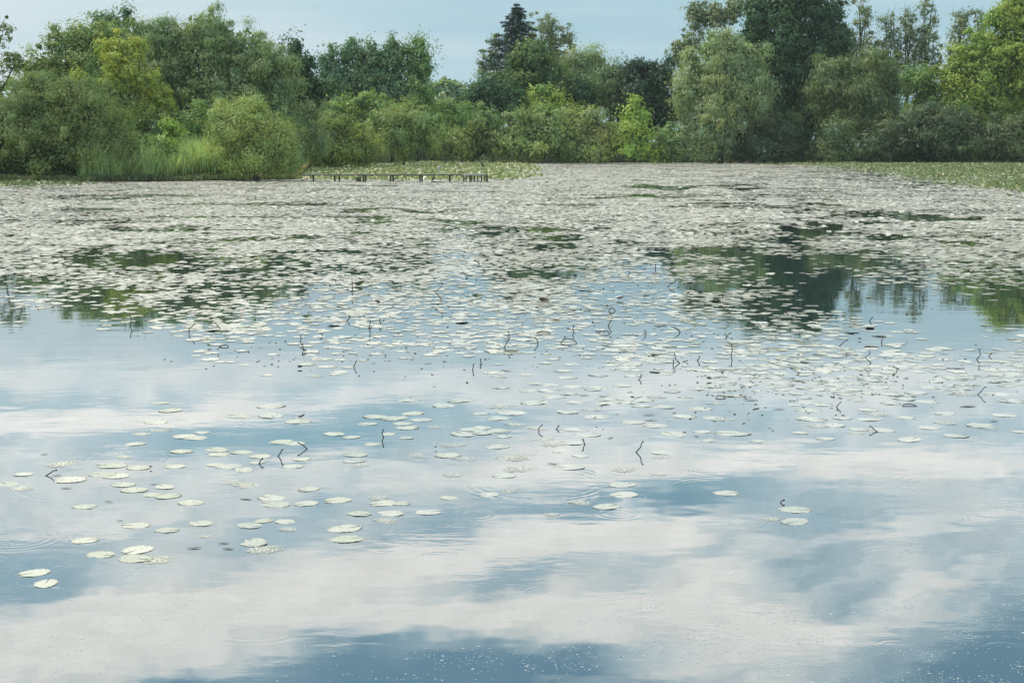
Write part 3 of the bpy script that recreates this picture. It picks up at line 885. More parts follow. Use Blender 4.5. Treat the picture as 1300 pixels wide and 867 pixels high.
def coverage(px, py):
    fx = np.clip(px / 100.0, 0, 12.999)
    xi = fx.astype(int)
    tx = fx - xi
    ri = np.clip(np.searchsorted(rows, py) - 1, 0, len(rows) - 2)
    r = np.array(rows, float)
    ty = np.clip((py - r[ri]) / (r[ri + 1] - r[ri]), 0, 1)
    c = (G[ri, xi] * (1 - tx) + G[ri, xi + 1] * tx) * (1 - ty) + (G[ri + 1, xi] * (1 - tx) + G[ri + 1, xi + 1] * tx) * ty
    wx = px + 90 * (N1(px / 55, py / 4.5) - .5)
    wy = py + 9 * (N2(px / 45 + 9, py / 3.5) - .5)
    lane = np.clip((N3(px / 120 + 3, py / 4.0) - .70) * 6, 0, 1) * np.clip((py - 222) / 20, 0, 1) * np.clip((345 - py) / 30, 0, 1)
    c = np.where((py > 255) & (py < 470), np.minimum(c * 1.20, .94), c) * (1 - .5 * lane)
    for (hx, hy, hw, hh) in HOLES:
        q = ((wx - hx) / hw) ** 2 + ((wy - hy) / hh) ** 2
        c = c * (1 - .80 * np.clip(1.6 - 1.3 * q, 0, 1))
    return c


px_, py_ = [], []
near_x, near_y, near_s = [], [], []
BX, BY, BS = [], [], []
for d0, d1 in [(14, 25), (25, 40), (40, 60), (60, 80), (80, 105), (105, 140), (140, 185), (185, 240), (240, 310)]:
    sc = np.interp((d0 + d1) / 2, [30, 60, 110, 250], [.95, .92, 1.3, 2.3])
    area = .062 * sc * sc
    w0 = .36 * 1.16
    A = w0 * (d1 * d1 - d0 * d0)
    n = int(A * 3.2 / area)
    y = np.sqrt(rng.uniform(d0 * d0, d1 * d1, n))
    x = rng.uniform(-1, 1, n) * w0 * y
    px, py = project(x, y)
    cv = coverage(px, py)
    big = N1(x / (1.1 * sc) + 40, y / (2.2 * sc) + 7)
    mid = N2(x / (5.5 * sc), y / (9 * sc))
    cv2 = np.clip(cv + (big - .5) * .75 * np.sqrt(np.clip(cv * (1.05 - cv), 0, 1)) * 2 + (mid - .5) * .30 * (cv > .02), 0, .96) * np.clip(cv * 12, 0, 1)
    want = -np.log(1 - cv2)
    ok = (rng.random(n) < want / 3.2) & (py > shore_y(px) + .15)
    BX.append(x[ok]); BY.append(y[ok]); BS.append(np.full(ok.sum(), sc))
BX, BY, BS = np.concatenate(BX), np.concatenate(BY), np.concatenate(BS)

# pads of the open water, one by one: photo column, row, width (an 'e' marks leaves eaten to lace)
HAND = '''203.5,511.5,26 217,521,33 198,536,31 180,551,26e 205,546,30e 172,563.5,26 158,580,25e 78,589,41e 142,591,41 176,594,30 29,602,26 88,609,44 130,602,38 146,604,40
10,615,36 26,620,34e 156,615,34 171,622,35 209,618,30 194,628,28 214,630,34 344,515.6,38 303,528,37 344,527.5,40 379,535,34 257,549,21 234,554,32 248,556,30 275,571,33 278,577,28
231,573,31 222,592,28 307,574,30 330,579,32 327,587,22 274,590,26 290,592,36 310,596,29 357,561,32 373,563,30 383,583,24 372,592,28 293,612,30e 313,616,38e 392,621,30 345,632,38 350,640,40
389,639,34 243,638,35 108,643,33 172,667,36 108,686,33 212,673,32 255,664,36 317,667,34 335,661,26 362,662,28 365,672,26e 260,681,20e 128,704,38 175,698,45 172,709,46 201,711,42e
320,688,46 337,697,48e 44,727,39 58,740.6,36 519,508,30 584,508.5,34 563,515,34 477,529,34 524,525,31 500,531,36 536,533,30 467,538,26 512,538,26 517,543,31 553,542,24e 424,551,30
446,555,24 493,551,22 516,556,20 474,564,24 451,577,34 450,585,30 455,591,28e 530,578,28e 568,578,36 590,582,36e 575,565,34e 600,545,34 588,551,36 614,549,34 575,603,30e 429,635,36
480,632,30e 487,639,36 508,639,28 570,632,25 456,652,33 494,652,39 490,661,34e 544,650,35 438,671,44 441,684,45 670,496,28 697,496,30 722,500,24 679,511,40 703,504,30 728,491,28
635,516,38e 650,524,40 610,525,24 632,531,33 720,523,33 750,520,28e 758,529,34 803,536,30 770,507,30 772,512,34 797,511,24 803,503,26 655,539,32e 633,547,30 640,554,22 612,543,26
730,545,30 746,552,36 683,544,26e 690,558,30e 702,564,36e 725,562,34 712,572,28 737,579,24 632,567,32 650,581,48e 660,595,46e 640,604,32 722,593,40 620,628,27 647,623,26e 792,596,38e
791,615,38 792,628,37 737,638,32e 770,643,36 843,574,36 838,580,30e 922,626,33 855,551,36 891,548,24 930,550,46 900,559,22 962,560,24 1021,505,19 1027,511,34 1046,514,26 1088,508,30e
1008,514,20 1026,521,36 1030,532,40 1057,540,34 1037,541,32e 1091,545,28 1118,546,36 1085,550,24e 1016,549.5,22 1048,557,25 1069,531,26 1102,520,26 1113,525,40e 1104,532,34 1148,530,28
1200,525,28 1200,537,32e 1180,543,30 1243,540,36 1275,527,34 1214,553,33 1155,558,34 1294,548,22 1130,512,26 1150,502,28 1220,500,40e 1268,501,38 1283,509,36 1254,543,26e 1010,647,42
1009,662,40 978,659,26e 700,653,22e 835,602,20e'''
PADS = []
for tok in HAND.split():
    a, b, c = tok.split(',')
    e = c.endswith('e')
    p = on_water(float(a), float(b))
    PADS.append((p[0], p[1], float(c.rstrip('e')) / F * math.hypot(p[1], CAM_H) * .5, e, float(a), float(b)))
NEED = 296 - len(PADS)
# random ones keep clear of the ones placed by hand
order = np.argsort(BY)
hx = np.array([(p[0], p[1]) for p in PADS])
keep = np.ones(len(BX), bool)
for i in order[:4000]:
    if BY[i] < 26 and np.min((hx[:, 0] - BX[i]) ** 2 + (hx[:, 1] - BY[i]) ** 2) < .16 ** 2:
        keep[i] = False
BX, BY, BS = BX[keep], BY[keep], BS[keep]
order = np.argsort(BY)
inview = np.abs(project(BX, BY)[0] - CX) < 665
pick = [i for i in order if inview[i]][:NEED]
for i in pick:
    a, b = project(BX[i], BY[i])
    PADS.append((BX[i], BY[i], .155 * rng.uniform(.8, 1.2), rng.random() < .18, a, b))
rest = np.ones(len(BX), bool)
rest[pick] = False
BX, BY, BS = BX[rest], BY[rest], BS[rest]


def pad_mesh(k, eaten):
    """one floating leaf of half length 1, oval and notched, with a wavy, bitten rim"""
    K, RG = 40, 3
    r0 = np.random.default_rng(500 + k)
    ang = np.linspace(.10, 2 * math.pi - .10, K)
    rim = 1 + .025 * np.sin(ang * 3 + r0.random() * 6) + .018 * np.sin(ang * 7 + r0.random() * 6) + r0.normal(0, .012, K)
    for _ in range(r0.integers(2, 5) if not eaten else r0.integers(6, 11)):
        c, wd, dp = r0.uniform(0, 6.28), r0.uniform(.05, .16), r0.uniform(.04, .16) * (1.8 if eaten else 1)
        rim -= dp * np.exp(-((ang - c) / wd) ** 2)
    wave = .010 * np.sin(ang * r0.integers(2, 5) + r0.random() * 6) + r0.normal(0, .003, K)
    v, loc = [(0, 0, .0)], [(0, 0)]
    for q in range(1, RG + 1):
        f = (q / RG) ** .8
        for i in range(K):
            x, y = math.cos(ang[i]) * rim[i] * f, math.sin(ang[i]) * rim[i] * f * .78
            v.append((x, y, wave[i] * f * f))
            loc.append((x, y / .78))
    fs = []
    for i in range(K - 1):
        fs.append([0, 1 + i, 2 + i])
        for q in range(RG - 1):
            a = 1 + q * K + i
            fs.append([a, a + K, a + K + 1, a + 1])
    v = np.array(v)
    loc = np.array([(a, b, r0.random() if False else k * .173) for a, b in loc])
    tv = r0.uniform(.35, 1.0)
    wv = (k % 9) / 8.0
    return make_mesh('lily_pad', v, [len(q) for q in fs], [i for q in fs for i in q], M_PAD,
                     {'wet': ('FLOAT', np.full(len(v), wv)), 'tint': ('FLOAT', np.full(len(v), tv)), 'eaten': ('FLOAT', np.full(len(v), 1.0 if eaten else 0.0)), 'loc': ('FLOAT_VECTOR', loc)}, smooth=True)


PM = [pad_mesh(k, False) for k in range(27)]
PE = [pad_mesh(99 + k, True) for k in range(9)]
SPECIAL = {
    (44, 727): 'upper of two whitish lily pads alone on dark blue water near the corner', (58, 740.6): 'lower of two whitish lily pads alone on dark blue water near the corner',
    (441, 684): 'clean oval lily pad just below a torn-ended one on open water', (438, 671): 'torn-ended lily pad just above a clean oval one on open water',
    (922, 626): 'solitary clean green lily pad on open water beyond the last rafts', (1010, 647): 'narrow green lily pad with a dead stem rising behind it',
    (1009, 662): 'pale green lily pad below the narrow one by the dead stem', (978, 659): 'scrap of eaten lily pad next to two pale green pads',
    (337, 697): 'ragged eaten lily pad with two dead twigs poking out beside it', (320, 688): 'lily pad overlapping the ragged one with two dead twigs',
    (108, 643): 'whole lily pad alone between the white cloud reflections near the edge', (108, 686): 'narrow lily pad with one brown bud on its far rim',
    (379, 535): 'lily pad carrying a curled brown leaf', (792, 628): 'lower of two narrow lily pads stacked one above the other', (791, 615): 'upper of two narrow lily pads stacked one above the other',
    (700, 653): 'smallest torn lily pad scrap alone on open blue water', (1155, 558): 'clean round green lily pad closest to the long white cloud reflection',
    (344, 515.6): 'clean oval lily pad alone on blue water above two faint ones', (519, 508): 'clean lily pad alone above the raft with the upright stem',
}


def pad_label(px, py, e, hand):
    look = 'insect-eaten lily pad' if e else 'whole pale lily pad'
    if not hand:
        z = ('in the sparse fringe of the pad sheet below the poplar row' if px < 520 else 'in the sparse fringe of the pad sheet below the spruce' if px < 760 else
             'in the greenish pad raft below the silver willow' if px < 1000 else 'in the greenish pad raft below the bare poplars' if px < 1190 else 'in the greenish pad raft below the yellow-green tree')
    elif py < 570:
        z = ('in the loose cluster below the rounded willow shrub' if px < 300 else 'beside the bent stems on dark blue water' if px < 420 else 'in the raft round the upright stem' if px < 600 else
             'in the raft of pads below the spruce' if px < 820 else 'below the greenish raft at the silver willow' if px < 990 else 'in the last green raft before the white cloud reflection')
    elif py < 625:
        z = ('near the broad V-shaped stem' if px < 250 else 'round the bent stems on dark blue water' if px < 420 else 'on the pinkish cloud reflection' if px < 620 else 'below the spruce reflection, on cloud')
    else:
        z = ('among the last white pads beside the floating dark leaf' if px < 300 else 'in the last clusters before the open cloud reflections' if px < 420 else 'in the final row of pads on blue water' if px < 600 else 'scattered on open water below the spruce')
    return f'{look} {z}', ('eaten pads ' if e else 'whole pads ') + z


first_of, PAD_OBS = {}, []
rng2 = np.random.default_rng(77)
for i, (x, y, hw, e, px, py) in enumerate(PADS):
    pool = PE if e else PM
    wet_at = np.clip((px - 250) / 450 + .25 + rng2.normal(0, .28), 0, 1)          # more of them lie awash toward the oak side
    me = pool[int(round(wet_at * 8)) + 9 * rng2.integers(len(pool) // 9)]
    o = bpy.data.objects.new('lily_pad', me) if 'p' not in first_of else first_of['p'].copy()
    first_of.setdefault('p', o)
    o.data = me
    COL.objects.link(o)
    o.location = (x, y, .0015 + .002 * rng2.random())
    sc = hw * rng2.uniform(.98, 1.05)
    yaw = rng2.normal(0, .5) + (math.pi if rng2.random() < .5 else 0)
    o.rotation_euler = (rng2.normal(0, .008), rng2.normal(0, .008), yaw)
    o.scale = (sc, sc, sc)
    PAD_OBS.append(o)
    hand = i < len(PADS) - NEED
    key = (px if px % 1 else int(px), py if py % 1 else int(py))
    lb, gp = pad_label(px, py, e, hand)
    if hand and key in SPECIAL:
        lb, gp = SPECIAL[key], 'lily pads on the open water'
    tag(o, lb, 'lily pad', gp)


def pad_field(x, y, sc, K, name, label):
    n = len(x)
    ang = np.linspace(0, 2 * math.pi, K, endpoint=False)
    rad = np.ones((n, K)) * rng.uniform(.9, 1.08, (n, K))
    if K >= 9:
        rad[:, 0] = .25
    r = .152 * sc * rng.uniform(.65, 1.25, n)
    yaw = rng.uniform(0, 6.28, n)
    lx, ly = np.cos(ang) * rad, np.sin(ang) * rad * .80
    ca, sa = np.cos(yaw)[:, None], np.sin(yaw)[:, None]
    gx, gy = (lx * ca - ly * sa) * r[:, None], (lx * sa + ly * ca) * r[:, None]
    tl = np.where(rng.random(n) < .06, .12, .012) * np.interp(y, [20, 60, 110, 250], [.5, 1.0, .6, .3])
    tx, ty = rng.normal(0, 1, n) * tl, rng.normal(0, 1, n) * tl
    z = (np.interp(y, [20, 60], [.0015, .005]) + .012 * rng.random(n) * np.interp(y, [20, 60], [.2, 1.5]))[:, None] + gx * tx[:, None] + gy * ty[:, None]
    V = np.stack([x[:, None] + gx, y[:, None] + gy, np.maximum(z, -.01)], 2).reshape(-1, 3)
    seed = rng.random((n, 1)) * 50
    loc = np.stack([lx, ly / .8, np.broadcast_to(seed, lx.shape)], 2).reshape(-1, 3)
    px, _ = project(x, y)
    tint = np.clip(rng.random(n) * .6 + .3 * np.clip((px - 500) / 600, 0, 1) * np.clip((70 - y) / 30, 0, 1), 0, 1)
    wet = np.clip((px - 250) / 550, .15, 1) * np.clip((62 - y) / 35, 0, 1) * rng.uniform(.3, 1.1, n)
    eat = (rng.random(n) < .10) * .5
    return link(name, make_mesh(name, V, np.full(n, K), np.arange(n * K), M_PAD,
                {'wet': ('FLOAT', np.repeat(np.clip(wet, 0, 1), K)), 'tint': ('FLOAT', np.repeat(tint, K)), 'eaten': ('FLOAT', np.repeat(eat, K)), 'loc': ('FLOAT_VECTOR', loc)}), kind='stuff', label=label)


# everything beyond the 300 largest as one object
px, py = project(BX, BY)
parts = []
obs = []
for lo, hi, K in ((0, 40, 11), (40, 70, 6), (70, 400, 5)):
    m = (BY >= lo) & (BY < hi)
    obs.append(pad_field(BX[m], BY[m], BS[m], K, 'lily_pad_sheet', 'dense sheet of pale floating lily pads across the pond'))
ctx = dict(active_object=obs[0], selected_editable_objects=obs, selected_objects=obs)
with bpy.context.temp_override(**ctx):
    bpy.ops.object.join()
N_FIELD = len(BX)


# emergent green leaves: behind the jetty, at the far right shore, thin strip at the near bank
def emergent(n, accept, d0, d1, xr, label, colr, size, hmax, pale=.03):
    y = np.sqrt(rng.uniform(d0 * d0, d1 * d1, n))
    x = rng.uniform(xr[0], xr[1], n) * y
    px, py = project(x, y)
    ok = (rng.random(n) < accept(px, py, x, y)) & (py > shore_y(px) + .1)
    x, y = x[ok], y[ok]
    n = len(x)
    hz = hmax * rng.random(n) ** 1.2
    c = np.stack([x, y, .03 + hz], 1)
    nrm = unit(rng.normal(0, .62, (n, 3)) + np.array([0, -.15, .75]))
    t = unit(np.cross(nrm, rng.normal(0, 1, (n, 3))))
    b = np.cross(nrm, t)
    L = size * rng.uniform(.6, 1.25, (n, 1)) * .5
    P = np.stack([c - t * L, c + b * L * .75, c + t * L, c - b * L * .75], 1)
    base_col = np.where(rng.random((n, 1)) < pale, np.array([[.55, .54, .46]]), np.array([colr]))  # near-white share of leaves: sky glints painted as leaf colour
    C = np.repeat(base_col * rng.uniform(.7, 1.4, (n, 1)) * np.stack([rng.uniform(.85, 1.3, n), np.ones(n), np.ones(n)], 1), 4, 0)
    v, sz, ix = quads(P)
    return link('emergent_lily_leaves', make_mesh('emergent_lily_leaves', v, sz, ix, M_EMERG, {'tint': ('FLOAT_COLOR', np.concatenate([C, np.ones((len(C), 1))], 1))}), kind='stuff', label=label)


def acc_bay(px, py, x, y):
    edge = np.interp(px + 50 * (N1(x / 3, y / 9) - .5), [370, 385, 560, 620, 650, 690], [0, 1, 1, .7, .35, 0])
    return edge * np.interp(py, [226.5, 230], [1, 0]) * np.where(N1(x / 2.2, y / 5) > .22, 1, .35)


def acc_right(px, py, x, y):
    up = np.interp(px, [990, 1100, 1200, 1300, 1400], [0, 5, 14, 17, 18])
    low = np.interp(px, [1120, 1200, 1300, 1400], [0, 26, 38, 40])
    e1 = np.clip((207.3 + up - py) / 3 + .5, 0, 1)
    e2 = np.clip((207.3 + low - py) / 6 + .3, 0, 1) * np.clip((py - 232) / 2.5, 0, 1) * .9
    fringe = np.clip((207.3 + up * 1.9 + 3 - py) / 10, 0, 1) * .3
    gate = np.where(N2(x / 2.5, y / 6) > .25, 1, .4)
    return np.clip(np.maximum(np.maximum(e1, e2), fringe), 0, 1) * gate


emergent(50000, acc_bay, 138, 300, (-.17, .03), 'green bed of upstanding lily leaves with sky glints painted pale behind the jetty', (.165, .215, .080), .42, .30, .10)
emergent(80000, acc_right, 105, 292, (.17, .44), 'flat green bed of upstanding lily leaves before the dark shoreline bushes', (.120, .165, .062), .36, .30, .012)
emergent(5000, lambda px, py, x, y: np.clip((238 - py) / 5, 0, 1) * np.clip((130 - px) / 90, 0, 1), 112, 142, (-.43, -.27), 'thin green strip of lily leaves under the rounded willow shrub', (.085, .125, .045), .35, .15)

# ------------------------------------------------------------------ dead stems standing in the pond
STEMS = [((58, 604), (71, 597), 'broad V-shaped dead stem rising beside an eaten pad'), ((329, 589), (333, 582.5), 'bent dead stem beside the double pad cluster on dark blue water'),
         ((353, 579), (358.5, 571), 'slanting dead stem alone on the dark blue water'), ((390, 570), (379, 562.5), 'dead stem leaning back over a white pad on dark blue water'),
         ((487, 555), (486.5, 546), 'straight upright dead stem between small white pads'), ((684, 548), (688, 540), 'knobbed leaning dead stem among faint pads below the spruce'),
         ((706, 545), (709, 541), 'tiny hooked dead stem beside the knobbed leaning one'), ((742.5, 564), (740, 558), 'curved short dead stem at the rim of an eaten raft'),
         ((807.5, 574), (816, 561), 'tall curved dead stem standing alone on the pale cloud reflection'), ((1114.5, 548.5), (1105, 541.5), 'dead stem bending over a green pad before the white cloud'),
         ((1062, 517), (1067, 511), 'forked dead stem crossed by a floating stalk'), ((1241, 501), (1251, 491.5), 'slanting dead stem in the last green raft'),
         ((1240, 456.5), (1244, 444), 'tall dead stem with a leaf stalk lying at its foot'), ((1106, 461), (1104, 447), 'straight tall dead stem with a rusty tip'),
         ((1065, 440), (1075, 432), 'long slanting dead stem below the bare poplar reflection'), ((863, 461), (856, 450), 'arrow-shaped bent dead stem over a wide pad raft'),
         ((928, 451), (929, 438), 'slightly wavy upright dead stem beside the greenish raft'), ((885, 458), (888, 453), 'short forked dead stem near a brown tuft'),
         ((640, 441), (647, 429), 'dead stem leaning toward the small floating loop'), ((683, 436), (679, 429), 'short dead stem leaning away from the arched one'),
         ((449, 466), (452, 459), 'curved dead stem with knobs on the sparse fringe below the poplar row'), ((600, 470), (601, 463), 'T-shaped dead stem with a side stalk'),
         ((991, 639), (995, 635), 'small bent dead stem behind the narrow green pad'), ((561, 381), (561, 360), 'tallest upright dead stem in the middle of the pad sheet'),
         ((447, 372), (447, 360), 'thin upright dead stem among dense pads below the poplar row'), ((470, 423), (470, 409), 'upright forked dead stem below the poplar row'),
         ((440, 408), (444, 403), 'short slanting dead stem near the curled green leaf'), ((381, 434), (382, 427), 'small dead stem at the edge of the open bluish water'),
         ((729, 422), (728, 414), 'slender dead stem just above the arched one'), ((772, 414), (776, 407), 'leaning dead stem above the second arched stalk'),
         ((848, 365), (857, 358), 'oblique dead stem before the dark tree reflection'), ((833, 347), (832, 337), 'upright dead stem with a bud high in the pad sheet'),
         ((921, 430), (927, 423), 'oblique dead stem under the dark tree reflection'), ((165, 413), (165, 398), 'lone upright dead stem beside the dark willow reflection'),
         ((240, 424), (246, 412), 'crossed dead stem at the edge of the pad sheet below the big willow'), ((280, 418), (274, 411), 'dead stem leaning over the pads below the big willow')]


def stem_mesh(base, tip, k):
    b = on_water(*base)
    d = b[1]
    s = d / F
    t = at_depth(tip[0], tip[1], d + rng.normal(0, .05))
    r0 = np.random.default_rng(900 + k)
    v = t - b
    q1 = v * .45 + np.array([v[2] * .20 * r0.normal(), .02, v[2] * .06])
    r = max(.0070, .66 * s)
    sd = Solid().tube([-v * .12 - np.array([0, 0, .05]), q1 * 0, q1, v * .8 + np.array([0, 0, .01]), v], [r, r, r * .9, r * .8, r * .75], 6)
    u = v / np.linalg.norm(v)
    sd.tube([v - u * r * .6, v + u * r * .8, v + u * r * 2.2], [r * 1.0, r * 1.5, r * .5], 6)     # dried seed head
    return sd.mesh('dead_stem', M_STEM, True), b


for k, (b, t, lab) in enumerate(STEMS):
    me, pos = stem_mesh(b, t, k)
    link('dead_stem', me, None, lab, 'stem', 'dead lily stems standing in the pond', loc=(pos[0], pos[1], 0))
rs = np.random.default_rng(31)
for k in range(26):
    px, py = rs.uniform(120, 1290), rs.uniform(330, 485)
    if coverage(np.array([px]), np.array([py]))[0] < .22:
        continue
    hgt = rs.uniform(3, 8) * np.interp(py, [330, 480], [.7, 1.0])
    me, pos = stem_mesh((px, py), (px + rs.normal(0, 5), py - hgt), 200 + k)
    zone = 'below the big willow' if px < 380 else 'below the poplar row' if px < 580 else 'below the spruce' if px < 800 else 'below the silver willow' if px < 960 else 'below the oak and bare poplars'
    link('dead_stem', me, None, f'thin dark dead stem among the pads {zone}', 'stem', f'thin dead stems {zone}', loc=(pos[0], pos[1], 0))

ARCH = [((722, 436), 10, 6, 'wide arched dead stalk forming a loop with its reflection'), ((767, 424), 7, 4, 'smaller arched dead stalk above the wide loop'),
        ((777, 395), 4, 4, 'small ring of curled dead stalk in the pad sheet'), ((690, 424), 9, 3, 'flat arched dead stalk beside the wide loop'), ((915, 506), 6, 3, 'twisted dead stalk arching over a greenish pad'),
        ((284, 441), 6, 2.5, 'oval dead stalk loop at the edge of open bluish water'), ((1155, 516), 9, 2, 'flattened dark stalk loop on blue water in the last green raft'),
        ((960, 415), 7, 4, 'arched dead stalk under the dark tree reflection')]
for (c, hw, hh, lab) in ARCH:
    p = on_water(*c)
    s = p[1] / F
    pts = [(math.cos(a) * hw * s, .1 * math.sin(a), math.sin(a) * hh * s * .8) for a in np.linspace(math.pi * 1.04, -.04 * math.pi, 9)]
    link('dead_stem', Solid().tube(pts, max(.007, .7 * s), 5).mesh('dead_stem', M_STEM, True), None, lab, 'stem', 'arched dead stalks', loc=(p[0], p[1], 0))


# floating willow leaves, curled leaves
def lens_mesh(L, wd, curl, mat, name, seed):
    r0 = np.random.default_rng(seed)
    v, fs = [], []
    n = 9
    for i in range(n):
        t = i / (n - 1)
        x = (t - .5) * L
        hw = wd * math.sin(math.pi * min(max(t, .04), .96)) ** .8 * .5
        lift = curl * (abs(t - .5) * 2) ** 2 * L * .35 + r0.normal(0, .002)
        v += [(x, -hw, lift + curl * hw * .8), (x, 0, lift - .002), (x, hw, lift + curl * hw * .8)]
    for i in range(n - 1):
        for k in range(2):
            a = i * 3 + k
            fs.append([a, a + 3, a + 4, a + 1])
    return make_mesh(name, np.array(v), [4] * len(fs), [i for q in fs for i in q], mat, smooth=True)


FLOAT = [(247, 696, 19, 'largest dark boat-shaped willow leaf floating on open water'), (84, 620, 15, 'dark willow leaf below the broad V-shaped stem'), (72, 604, 12, 'dark willow leaf beside the foot of the V-shaped stem'),
         (312, 734 - 100, 17, 'thin curved dark leaf above the last white clusters'), (152, 661, 8, 'short dark leaf slanting near the pale oval pad'), (741, 502, 13, 'dark willow leaf at the rim of a raft below the spruce'),
         (766, 503.5, 14, 'upper dark willow leaf beside the three-pad raft'), (767, 514, 16, 'lower dark willow leaf beside the three-pad raft'), (800, 498, 9, 'green willow leaf past the three-pad raft'),
         (824, 527, 16, 'purplish dark willow leaf on an eaten pad'), (826, 534, 17, 'blackish willow leaf under the purplish one'), (702, 589, 17, 'long thin twig leaf on the cloud below the spruce'),
         (775, 556, 11, 'dark willow leaf at the end of an eaten raft'), (1229, 516, 24, 'longest dark willow leaf in the last green raft'), (1040, 502, 11, 'purplish willow leaf above the last green raft'),
         (989, 520, 15, 'dark willow leaf between two small green pads'), (953, 508, 20, 'dark willow leaf on the greenish raft below the silver willow'), (960, 519, 16, 'dark willow leaf under the greenish raft'),
         (917, 471, 16, 'dark willow leaf beside the brown tuft'), (948, 472, 14, 'dark willow leaf beyond the brown tuft'), (895, 466, 9, 'small dark leaf by the wide raft'), (1262, 535, 11, 'dark leaf near the last green pads'),
         (884, 554, 9, 'brown leaf below a long pale pad'), (1150, 481, 9, 'rusty leaf on the pale cloud among green pads'), (1155, 448, 10, 'dark leaf by the rusty knob'), (1198, 450, 11, 'dark leaf beyond the straight tall stem'),
         (1213, 468, 26, 'long straw-coloured stalk lying flat among green pads'), (642, 471, 16, 'dark leaf past the T-shaped stem'), (543, 462, 12, 'thin dark leaf above the white raft'), (138, 637, 12, 'thin dark leaf near the broken white raft'),
         (196, 615, 11, 'dark leaf on the rim of the whitish cluster'), (56, 577, 10, 'olive leaf drifting alone on the pale cloud'), (284, 690, 15, 'upper of two twigs at the ragged eaten pad'), (290, 697, 16, 'lower of two twigs at the ragged eaten pad')]
for k, (px, py, wp, lab) in enumerate(FLOAT):
    p = on_water(px, py)
    L = wp / F * p[1]
    me = lens_mesh(L, L * .24, .05, M_DEAD, 'floating_leaf', k)
    o = link('floating_leaf', me, None, lab, 'leaf', 'dark willow leaves floating on the pond', loc=(p[0], p[1], .006))
    o.rotation_euler = (rs.normal(0, .03), 0, rs.normal(0, .45))
CURL = [(390, 405, 16, 1, 'largest curled green leaf standing up in the pad sheet below the poplar row'), (417, 404, 7, 1, 'small green leaf edge beside the largest curled one'), (514, 301, 9, 1, 'green leaf lump high in the pad sheet'),
        (502, 347, 14, 1, 'curled green leaf under the sky-blue patch'), (456, 363, 17, 1, 'long flat curled green leaf below the poplar row'), (549, 346, 13, 0, 'brown curled leaf under the sky-blue patch'), (606, 379, 17, 1, 'green curled leaf with a brown flank'),
        (643, 382, 6, 1, 'upright folded green leaf in front of the spruce reflection'), (691, 384, 18, 0, 'long brown curled leaf with a raised end'), (480, 385, 10, 0, 'brown crumpled leaf cluster below the poplar row'), (787, 381, 13, 0, 'dark crumpled leaf in front of the silver willow reflection'),
        (735, 302, 7, 1, 'bright green leaf tip by the dark spruce reflection'), (771, 265, 6, 1, 'dark green leaf tuft far out on the pad sheet'), (778, 277, 6, 1, 'yellow-green leaf tuft far out on the pad sheet'), (681, 260, 6, 1, 'lone green leaf far out before the bay'),
        (383, 532, 13, 0, 'brown curled leaf with a raised end lying on a white pad'), (553, 570, 6, 0, 'small upright brown leaf on the pinkish cloud'), (802, 507, 9, 0, 'dark crumpled leaf on the three-pad raft'), (900, 483, 10, 0, 'reddish brown tuft on the greenish raft'),
        (192, 615 - 20, 6, 0, 'small dark crumpled leaf on the white cluster'), (381, 468, 9, 0, 'dark leaf edge above the small lone pads'), (386, 447, 9, 0, 'dark leaf edge on the white fringe below the poplar row'), (266, 441, 9, 1, 'grey-green leaf hump on the white fringe'),
        (1013, 453, 8, 0, 'dark brown knob leaf below the oak'), (1091, 432, 6, 0, 'round brown bud floating below the bare poplars'), (682, 405 - 12, 9, 1, 'green leaf hump past the spruce reflection'), (730, 352, 9, 0, 'brown leaf hump among dense pads'),
        (628, 317, 12, 1, 'flat green leaf by the spruce reflection'), (300, 360, 8, 1, 'dark green leaf stub below the big willow'), (120, 345, 8, 1, 'bright leaf scrap by the dark willow gap'), (1210, 360, 8, 0, 'brown leaf hump near the tree reflection edge'),
        (1160, 240, 9, 1, 'yellowish leaf clump at the rim of the green bed'), (1250, 258, 9, 1, 'rusty leaf clump before the green bed'), (1283, 250, 12, 1, 'green leaf clump before the green bed at the picture edge')]
for k, (px, py, wp, gr, lab) in enumerate(CURL):
    p = on_water(px, py)
    L = wp / F * p[1]
    L *= .8
    me = lens_mesh(L, L * .45, .75, M_CURL if gr else M_DEAD, 'curled_leaf', 50 + k)
    o = link('curled_leaf', me, None, lab, 'leaf', 'curled leaves standing out of the pads', loc=(p[0], p[1], .02 + .08 * L))
    o.rotation_euler = (R(rs.uniform(15, 55)), rs.normal(0, .2), rs.normal(0, .4))

# pads beside a stem or leaf that can be named are told apart by it
LAND = [(b[0], b[1], lab) for b, t, lab in STEMS] + [(c[0], c[1], lab) for c, _, _, lab in ARCH] + [(f[0], f[1], f[3]) for f in FLOAT] + [(f[0], f[1], f[4]) for f in CURL]
LAND = [q for q in LAND if len(q[2].split()) <= 9 and not q[2].startswith(('upper', 'lower'))]
taken = {}
for i, (x, y, hw, e, px, py) in enumerate(PADS):
    for (lx, ly, lab) in LAND:
        dx, dy = px - lx, (py - ly) * 3.0
        r = math.hypot(dx, dy)
        if r > 110:
            continue
        if abs(dx) > abs(dy):
            rel = 'on the reed side of' if dx < 0 else 'on the oak side of'
        else:
            rel = 'just beyond' if dy < 0 else 'just in front of'
        if len(f'pale lily pad {rel} the {lab}'.split()) <= 16:
            taken.setdefault((rel, lab), []).append((r, i))
done = set()
ORD = ('', 'second ', 'third ', 'fourth ')
jobs = []
for (rel, lab), v in taken.items():
    for k, (r, i) in enumerate(sorted(v)[:4]):
        jobs.append((k, r, i, rel, lab))
